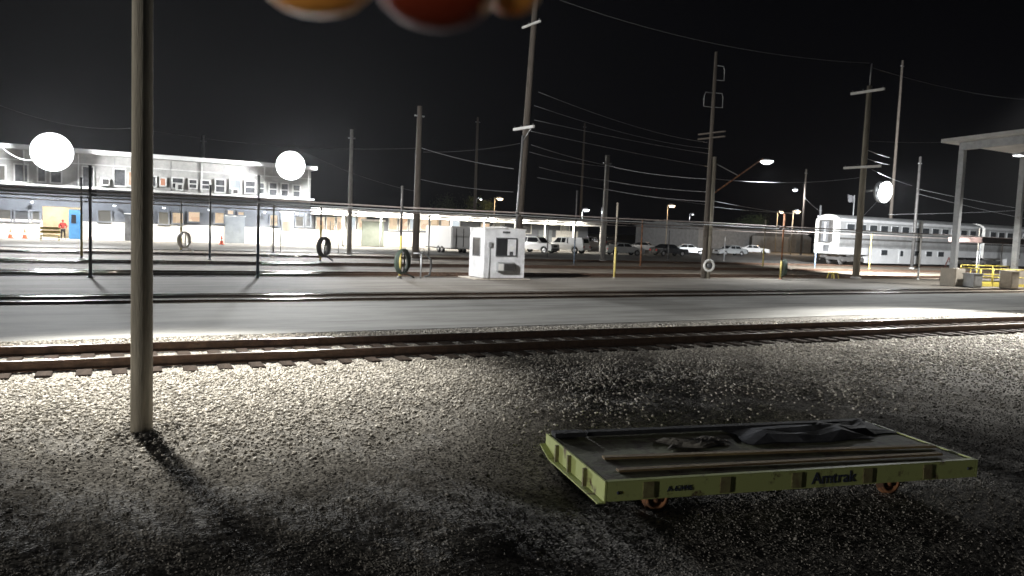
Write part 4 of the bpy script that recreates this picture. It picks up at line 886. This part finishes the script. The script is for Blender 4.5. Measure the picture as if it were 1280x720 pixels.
# ------------------------------------------------------------------ vehicles
def arcs(xc, r, zc, n=7): return [(xc-r*math.cos(a), zc+r*math.sin(a)) for a in np.linspace(PI, 0, n)] [::-1]
def vehicle(lb, p, heading, kind, paint, cat):
    t = thing({'sedan': 'parked_sedan', 'suv': 'parked_sport_utility_vehicle', 'pickup': 'parked_pickup_truck'}[kind], lb, cat, p, heading, 'vehicles parked beyond the tracks')
    K = {'sedan': dict(L=4.7, w=.90, r=.32, wx=(-1.42, 1.38), gz=.22, belt=.93, roof=1.43, hood=.92, nose=2.33, tail=-2.35, ws=(.95, .28), rw=(-.95, -1.72), deck=1.0),
         'suv': dict(L=4.8, w=.95, r=.37, wx=(-1.42, 1.42), gz=.32, belt=1.12, roof=1.80, hood=1.10, nose=2.38, tail=-2.38, ws=(1.05, .42), rw=(-2.05, -2.3), deck=1.12),
         'pickup': dict(L=5.6, w=.98, r=.39, wx=(-1.75, 1.75), gz=.38, belt=1.16, roof=1.85, hood=1.16, nose=2.75, tail=-2.85, ws=(1.25, .62), rw=(-.62, -.75), deck=1.12)}[kind]
    w, r, gz = K['w'], K['r'], K['gz']; xr, xf = K['wx']; ra = r+.06
    def arc(xc): return [(xc-ra*math.cos(a), r+ra*math.sin(a)) for a in np.linspace(.0, PI, 9)][::-1]
    n, tl = K['nose'], K['tail']
    lo = [(tl, gz+.05)]
    a1 = [q for q in [(xr-ra*math.cos(a), max(gz, r+ra*math.sin(a))) for a in np.linspace(0, PI, 9)]]
    a2 = [q for q in [(xf-ra*math.cos(a), max(gz, r+ra*math.sin(a))) for a in np.linspace(0, PI, 9)]]
    lo += a1+a2+[(n-.08, gz), (n, gz+.18), (n, K['hood']-.22), (n-.12, K['hood']-.06)]
    hi = [(K['ws'][0]+.02, K['belt']+.03), (K['ws'][1], K['roof']-.03), (K['ws'][1]-.25, K['roof']), (K['rw'][0]+.25, K['roof']), (K['rw'][0], K['roof']-.04), (K['rw'][1], K['deck']+.02), (tl+.03, K['deck']-.03), (tl, K['deck']-.2)]
    prof = lo+hi; b = len(prof)
    def yw(z): return w if z <= K['belt'] else w*(1-.20*(z-K['belt'])/(K['roof']-K['belt']))
    mbx = MB(); vs = [(x, s_*(yw(z)-(.03 if abs(x) > abs(tl)-.2 else 0)), z) for s_ in (-1, 1) for x, z in prof]
    mbx.add(vs, [tuple(range(b)), tuple(range(2*b-1, b-1, -1))]+[(i, b+i, b+(i+1) % b, (i+1) % b) for i in range(b)])
    body = mbx.build('body', paint, t, bevel=.025)
    if kind == 'pickup' and 'cap' not in lb:
        MB().box(tl+.1, K['rw'][1]-.1, -w+.08, w-.08, K['deck']-.0, K['deck']+.035).build('bed_cover', 'darkmetal', t)
    zb_, zt_ = K['belt']+.06, K['roof']-.10
    def xs(x0, x1, z): f = (z-K['belt'])/(K['roof']-K['belt']); return x0+(x1-x0)*f
    def quad(name, pts, mt, th=.012, par=None):
        P = [np.array(q, float) for q in pts]; nn = np.cross(P[1]-P[0], P[2]-P[0]); nn /= np.linalg.norm(nn)
        return MB().add([q+nn*th for q in P]+[q-nn*th for q in P], [(0, 1, 2, 3), (7, 6, 5, 4), (0, 4, 5, 1), (1, 5, 6, 2), (2, 6, 7, 3), (3, 7, 4, 0)]).build(name, mt, par or t)
    wsx = lambda z: xs(K['ws'][0]+.02, K['ws'][1], z)+.012; rwx = lambda z: xs(K['rw'][1], K['rw'][0], z)-.012
    quad('windshield', [(wsx(zb_), -yw(zb_)+.1, zb_), (wsx(zb_), yw(zb_)-.1, zb_), (wsx(zt_), yw(zt_)-.1, zt_), (wsx(zt_), -yw(zt_)+.1, zt_)], 'carglass')
    quad('rear_window', [(rwx(zb_), -yw(zb_)+.12, zb_), (rwx(zb_), yw(zb_)-.12, zb_), (rwx(zt_), yw(zt_)-.12, zt_), (rwx(zt_), -yw(zt_)+.12, zt_)], 'carglass')
    xmid = (K['ws'][1]+K['rw'][0])/2 if kind != 'pickup' else .05
    for s_ in (-1, 1):
        for xa0, xa1, xb0, xb1 in ((xmid+.05, xmid+.05, wsx(zb_)-.2, wsx(zt_)-.14), (rwx(zb_)+.3, rwx(zt_)+.14, xmid-.05, xmid-.05)):
            if xb0-xa0 < .25: continue
            quad('side_window', [(xa0, s_*(yw(zb_)+.002), zb_), (xb0, s_*(yw(zb_)+.002), zb_), (xb1, s_*(yw(zt_)+.002), zt_), (xa1, s_*(yw(zt_)+.002), zt_)], 'carglass')
        for xw in (xr, xf):
            tyre = MB().lathe([(r*.62, 0), (r*.95, 0), (r, .04), (r, .19), (r*.95, .22), (r*.62, .22)], (xw, s_*(w-.01), r), (0, -s_, 0), 18).build('wheel', 'tyre', t)
            MB().lathe([(0, -.004), (r*.18, -.008), (r*.2, .03), (r*.5, .02), (r*.66, .0), (r*.66, .12), (0, .12)], (xw, s_*(w-.01), r), (0, -s_, 0), 18).build('rim', 'rim', tyre)
        MB().box(n-.02, n+.012, s_*(w-.38)-.17, s_*(w-.38)+.17, K['hood']-.36, K['hood']-.2).build('headlight', 'clearlens', t)
        MB().box(tl-.012, tl+.02, s_*(w-.24)-.15, s_*(w-.24)+.15, K['deck']-.40, K['deck']-.2).build('tail_light', 'redlens', t)
        MB().box(K['ws'][0]-.35, K['ws'][0]-.2, s_*(w+.10)-.10, s_*(w+.10)+.10, K['belt']+.02, K['belt']+.18).build('mirror', paint, t)
    MB().box(n-.02, n+.014, -.38, .38, K['hood']-.40, K['hood']-.18).build('grille', 'darkmetal', t)
    MB().box(n-.04, n+.07, -w+.06, w-.06, gz+.02, gz+.26).build('bumper', 'darkmetal' if kind != 'sedan' else paint, t, bevel=.03)
    MB().box(tl-.07, tl+.04, -w+.06, w-.06, gz+.04, gz+.28).build('bumper', 'rim' if kind == 'pickup' else paint, t, bevel=.03)
    if 'cap' in lb:
        c = MB().prism([(tl+.08, K['deck']), (K['rw'][1]-.06, K['deck']), (K['rw'][1]-.08, K['roof']), (tl+.22, K['roof'])], 1, -w+.1, w-.1).build('canopy_cap', paint, t, bevel=.04)
        quad('cap_window', [(tl+.09, -.65, K['deck']+.12), (tl+.09, .65, K['deck']+.12), (tl+.18, .6, K['roof']-.12), (tl+.18, -.6, K['roof']-.12)], 'carglass', par=c)
    return t
def ground_at(u, v): p = gp(u, v); return (p[0], p[1], .022)
sheet('parking_lot', 'lot', 30, 420, 57.6, 62.4, .014); sheet('rear_lot', 'lot', wx1+.5, 420, 81.45, 260, .014)
vehicle('white sport utility vehicle with its nose towards the tracks, beside the booth', ground_at(671, 316), rad(-62), 'suv', 'carwhite', 'car')
vehicle('white pickup truck with a cap over its bed, seen from behind', ground_at(706, 316.3), rad(118), 'pickup', 'carwhite', 'pickup truck')
vehicle('white pickup truck with an open bed, facing left', ground_at(737, 311.5), rad(205), 'pickup', 'carwhite', 'pickup truck')
vehicle('silver sedan standing between the yellow post and the brown post', ground_at(779, 319), rad(-12), 'sedan', 'carsilver', 'car')
vehicle('grey sedan behind the brown rusty post, only its nose in light', ground_at(806, 315), rad(-50), 'sedan', 'cargrey', 'car')
vehicle('black sedan parked right of the rusty post', ground_at(836, 320), rad(-5), 'sedan', 'carblack', 'car')
vehicle('silver car with its lit nose just left of lamp pole', ground_at(862, 318.5), rad(-40), 'sedan', 'carsilver', 'car')
vehicle('silver sedan with a bright white tail right of the lamp pole', ground_at(912, 319.5), rad(172), 'sedan', 'carsilver', 'car')
vehicle('white car farthest right in the parked row, half behind a post', ground_at(944, 317.5), rad(-55), 'sedan', 'carwhite', 'car')
vehicle('dark sport utility vehicle in shadow behind the bracket pole', ground_at(762, 308), rad(20), 'suv', 'carblack', 'car')
# trailer
p = gp(563.5, 317); tl = thing('cargo_trailer', 'white enclosed cargo trailer parked left of the guard booth', 'trailer', (p[0], p[1], 0))
MB().box(0, 2.5, 0, 6.2, .5, 2.6).build('body', 'carwhite', tl, bevel=.06)
d = MB().box(.08, 2.42, -.05, -.003, .6, 2.45).build('rear_door', 'carwhite', tl)
for x in (.5, 1.25, 2.0): MB().box(x-.03, x+.03, -.08, -.052, .65, 2.4).build('door_bar', 'darkmetal', d)
MB().box(-.03, 2.53, -.06, 6.26, .42, .49).build('chassis', 'darkmetal', tl)
for y in (2.1, 2.95):
    for x in (-.02, 2.3):
        w_ = MB().lathe([(.2, 0), (.31, .0), (.34, .04), (.34, .18), (.31, .22), (.2, .22)], (x, y, .34), (1, 0, 0), 18).build('wheel', 'tyre', tl); MB().lathe([(0, .01), (.2, .01), (.2, .2), (0, .2)], (x, y, .34), (1, 0, 0), 14).build('rim', 'rim', w_)
MB().box(1.2, 1.3, 6.25, 7.6, .42, .5).build('drawbar', 'darkmetal', tl)

# ------------------------------------------------------------------ cones, bench, person by the doorway
def cone(u, v, lb):
    p = gp(u, v); t = thing('traffic_cone', lb, 'traffic cone', (p[0], p[1], .02), 0, 'orange traffic cones by the wall')
    MB().box(-.24, .24, -.24, .24, 0, .04).build('base', 'cone', t); MB().lathe([(.19, .04), (.04, .85), (0, .85)], n=14).build('body', 'cone', t); MB().lathe([(.135, .35), (.105, .52)], n=14).build('collar', 'trim', t)
cone(13, 298, 'orange traffic cone farthest left before the white wall'); cone(31, 298.5, 'orange traffic cone right of the farthest left cone, before the white wall'); cone(277, 306, 'orange traffic cone beside the grey roller door')
p = gp(62.5, 301); t = thing('bench', 'yellow wooden bench standing at the lit doorway', 'bench', (p[0], min(p[1], FY-.5), .02))
MB().box(-.75, .75, -.25, .25, .42, .48).build('seat', 'yellow', t)
for z in (.65, .95): MB().box(-.75, .75, .22, .27, z, z+.2).build('backrest_slat', 'yellow', t)
for sx in (-.66, .66):
    for sy, h in ((-.2, .42), (.22, 1.15)): MB().box(sx-.04, sx+.04, sy-.04, sy+.04, 0, h if sy < 0 else .42).build('leg', 'yellow', t)
SKIN = mat('skin', (.45, .26, .17), (.38, .2, .13), 20, .55)
def person():
    b = gp(78, 301); b[1] = FY-1.5; b[2] = .03; s = thing('person', 'person in a red hooded jacket and dark trousers standing by the lit doorway', 'person', b, .25)
    J = dict(pel=(0, 0, .95), ab=(0, 0, 1.12), ch=(.0, .02, 1.32), nk=(0, 0, 1.52), hd=(0, -.02, 1.63), ht=(0, -.02, 1.74),
             sl=(-.19, 0, 1.42), el=(-.30, .03, 1.17), wl=(-.22, -.14, .98), hl=(-.18, -.18, .92), sr=(.19, 0, 1.42), er=(.32, .05, 1.2), wr=(.22, -.12, 1.0), hr=(.17, -.17, .95),
             tl=(-.10, 0, .88), kl=(-.12, -.03, .5), al=(-.13, .02, .09), fl=(-.14, -.14, .04), tr=(.10, 0, .88), kr=(.13, -.02, .5), ar=(.16, .04, .09), fr=(.18, -.12, .04))
    Rr = dict(pel=.13, ab=.12, ch=.14, nk=.055, hd=.09, ht=.075, sl=.07, el=.048, wl=.034, hl=.04, sr=.07, er=.048, wr=.034, hr=.04, tl=.085, kl=.06, al=.042, fl=.04, tr=.085, kr=.06, ar=.042, fr=.04)
    E = [('pel', 'ab'), ('ab', 'ch'), ('ch', 'nk'), ('nk', 'hd'), ('hd', 'ht'), ('ch', 'sl'), ('sl', 'el'), ('el', 'wl'), ('wl', 'hl'), ('ch', 'sr'), ('sr', 'er'), ('er', 'wr'), ('wr', 'hr'), ('pel', 'tl'), ('tl', 'kl'), ('kl', 'al'), ('al', 'fl'), ('pel', 'tr'), ('tr', 'kr'), ('kr', 'ar'), ('ar', 'fr')]
    ks = list(J); ix = {k: i for i, k in enumerate(ks)}
    skin('body', [J[k] for k in ks], [(ix[a], ix[c]) for a, c in E], [Rr[k] for k in ks], SKIN, s)
    def cloth(name, sub, mt, g):
        kk = [k for k in ks if k in sub]; ii = {k: i for i, k in enumerate(kk)}
        skin(name, [J[k] for k in kk], [(ii[a], ii[c]) for a, c in E if a in sub and c in sub], [Rr[k]+g for k in kk], mt, s)
    cloth('jacket', {'pel', 'ab', 'ch', 'nk', 'sl', 'el', 'wl', 'sr', 'er', 'wr'}, 'redcloth', .028)
    cloth('trousers', {'pel', 'tl', 'kl', 'al', 'tr', 'kr', 'ar'}, 'darkcloth', .02)
    for f, a in (('fl', 'al'), ('fr', 'ar')): skin('shoe', [J[a], J[f]], [(0, 1)], [.055, .052], 'darkcloth', s, sub=1)
    MB().lathe([(0, .125), (.06, .11), (.10, .05), (.112, -.02), (.10, -.07), (.085, -.08)], (0, .0, 1.69), n=16).build('hood', 'redcloth', s)
person()

# ------------------------------------------------------------------ far sheds and trees
a = at(872, 316, 128); b = at(1012, 318, 122)
ws_ = thing('warehouse', 'long grey metal warehouse far behind the parked cars', 'building', (a[0], 128, 0)); off = ws_.location
MB().box(a[0], b[0], 128, 150, 0, 4.6).build('wall', 'shed', ws_, off); MB().prism([(127.4, 4.6), (150.6, 4.6), (139, 6.2)], 0, a[0]-.6, b[0]+.6).build('roof', 'galv', ws_, off)
for u in (958, 985): q = at(u, 310, 127.9); MB().box(q[0]-1.5, q[0]+1.5, 127.9, 127.99, 0, 3.2).build('roller_door', 'greydoor', ws_, off)
a = at(1000, 300, 112); gs = thing('shed', 'small gabled grey shed left of the carriage end', 'shed', (a[0], 112, 0)); off = gs.location
MB().prism([(a[0]-3.5, 0), (a[0]+3.5, 0), (a[0]+3.5, 3.2), (a[0], 4.6), (a[0]-3.5, 3.2)], 1, 112, 122).build('wall', 'shed', gs, off); MB().box(a[0]-1.2, a[0]+1.2, 111.9, 111.99, 0, 2.6).build('door', 'greydoor', gs, off)
def tree(u, v, y, h, w, lb, n=2600):
    p = at(u, v, y); t = thing('tree', lb, 'tree', (p[0], y, 0), 0, 'trees in the dark beyond the yard'); rr = np.random.default_rng(u)
    q = MB().tube([(0, 0, 0), (.1, 0, h*.3), (0, .1, h*.6)], [.28, .2, .1], 8)
    for k in range(6): a = k*1.05; q.tube([(0, 0, h*.35), (math.cos(a)*w*.5, math.sin(a)*w*.5, h*.65)], [.1, .03], 6)
    q.build('trunk', 'bark', t)
    cl = rr.normal(0, 1, (14, 3)); cl = cl/np.linalg.norm(cl, axis=1)[:, None]*rr.uniform(.3, 1, (14, 1))*np.array([w, w, h*.33])+np.array([0, 0, h*.66])
    c = MB()
    for k in range(n):
        o = cl[k % 14]+rr.normal(0, w*.22, 3); d1 = rr.normal(0, 1, 3); d1 /= np.linalg.norm(d1); d2 = np.cross(d1, rr.normal(0, 1, 3)); d2 /= np.linalg.norm(d2); s_ = .16
        c.add([o-d1*s_, o+d2*s_*.5, o+d1*s_, o-d2*s_*.5], [(0, 1, 2, 3)])
    me = c.build('crown', 'leaf', t); return t
tree(603, 256, 118, 8.0, 2.6, 'small leafy tree faintly lit by the warm white lamp'); tree(942, 268, 140, 9, 4, 'dark round tree above the warehouse roof')
tree(560, 258, 150, 8, 4, 'dim dark tree left of the faintly lit tree')

# ------------------------------------------------------------------ the photographer's fingers over the top of the lens
def C3(r, u, f): return CP+CR*r+CU*u+CF*f
HSK = mat('hand_skin', (.68, .36, .11), (.55, .27, .075), 90, .7, bump=.08, bscale=700)
_n = HSK.node_tree.nodes['Principled BSDF']; _n.inputs['Specular IOR Level'].default_value = .12; _n.inputs['Subsurface Weight'].default_value = .15; _n.inputs['Subsurface Radius'].default_value = (.008, .002, .001); _n.inputs['Subsurface Scale'].default_value = 1.
D = .112
hb = C3(-.02, .13, D+.02); hand = thing('person', 'fingertips of the photographer hanging over the top of the view', 'person', hb)
V, Ed, Rd = [], [], []
def addv(p, r): V.append(C3(*p)); Rd.append(r); return len(V)-1
fore = addv((-.05, .42, -.02), .042); wr = addv((-.03, .19, D+.0), (.028)); pm = addv((-.022, .15, D+.02), .034); Ed += [(fore, wr), (wr, pm)]
tipY = {'a': .0455, 'b': .0432, 'c': .0445}
for x0, x1, pts, r in ((-.033, -.0285, ((.118, .022), (.092, .012), (.064, .003), (.0402, 0)), .0114),
                       (-.012, -.0105, ((.120, .022), (.094, .010), (.063, .0), (.0367, -.004)), .0116),
                       (.005, -.0002, ((.112, .024), (.092, .016), (.064, .012), (.0424, .008)), .0062),
                       (-.052, -.051, ((.118, .02), (.10, .01), (.09, .0), (.082, -.006)), .0088)):
    k0 = addv((x0, .13, D+.02), r*1.6); Ed.append((pm, k0)); pv = k0
    for i, (yy, dz) in enumerate(pts):
        f_ = (i+1)/len(pts); rr_ = r*(1.12, 1.04, 1.0, .86)[i]
        k = addv((x0+(x1-x0)*f_, yy, D+dz), rr_); Ed.append((pv, k)); pv = k
th = addv((-.06, .16, D+.0), .014); Ed.append((pm, th)); th2 = addv((-.078, .13, D-.01), .011); Ed.append((th, th2)); th3 = addv((-.084, .105, D-.012), .0095); Ed.append((th2, th3))
skin('hand', V, Ed, Rd, HSK, hand, hb, sub=2, root=2)
skin('sleeve', [C3(-.052, .45, -.03), C3(-.044, .33, .03), C3(-.036, .25, .075)], [(0, 1), (1, 2)], [.06, .054, .05], 'darkcloth', hand, hb, sub=2)
HS2 = mat('shaded_finger_skin', (.13, .022, .011), (.09, .014, .008), 90, .8, spec=.12, bump=.08, bscale=700)  # middle finger's shade and red transmitted light put into a darker skin colour
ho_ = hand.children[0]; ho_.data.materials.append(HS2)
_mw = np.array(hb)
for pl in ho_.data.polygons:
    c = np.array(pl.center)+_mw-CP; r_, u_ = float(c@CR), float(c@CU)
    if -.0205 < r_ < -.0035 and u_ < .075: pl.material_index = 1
light('POINT', 'finger_fill', C3(-.06, .02, -.05), .55, (1., .74, .40), .03)  # small warm lamp added beside the camera to light the fingers

# ------------------------------------------------------------------ thin haze added to spread a halo round the lamps
HZ = bpy.data.materials.new('halo_haze'); HZ.use_nodes = True; n_ = HZ.node_tree.nodes; n_.clear()
ho = n_.new('ShaderNodeOutputMaterial'); hv = n_.new('ShaderNodeVolumePrincipled'); hv.inputs['Color'].default_value = (.95, .96, 1, 1); hv.inputs['Density'].default_value = 8e-5; hv.inputs['Anisotropy'].default_value = .6
HZ.node_tree.links.new(hv.outputs[0], ho.inputs['Volume'])
if True:
    hzb = MB().box(-80, 330, -25, 190, -3, 32).build('haze', HZ); hzb['kind'] = 'stuff'
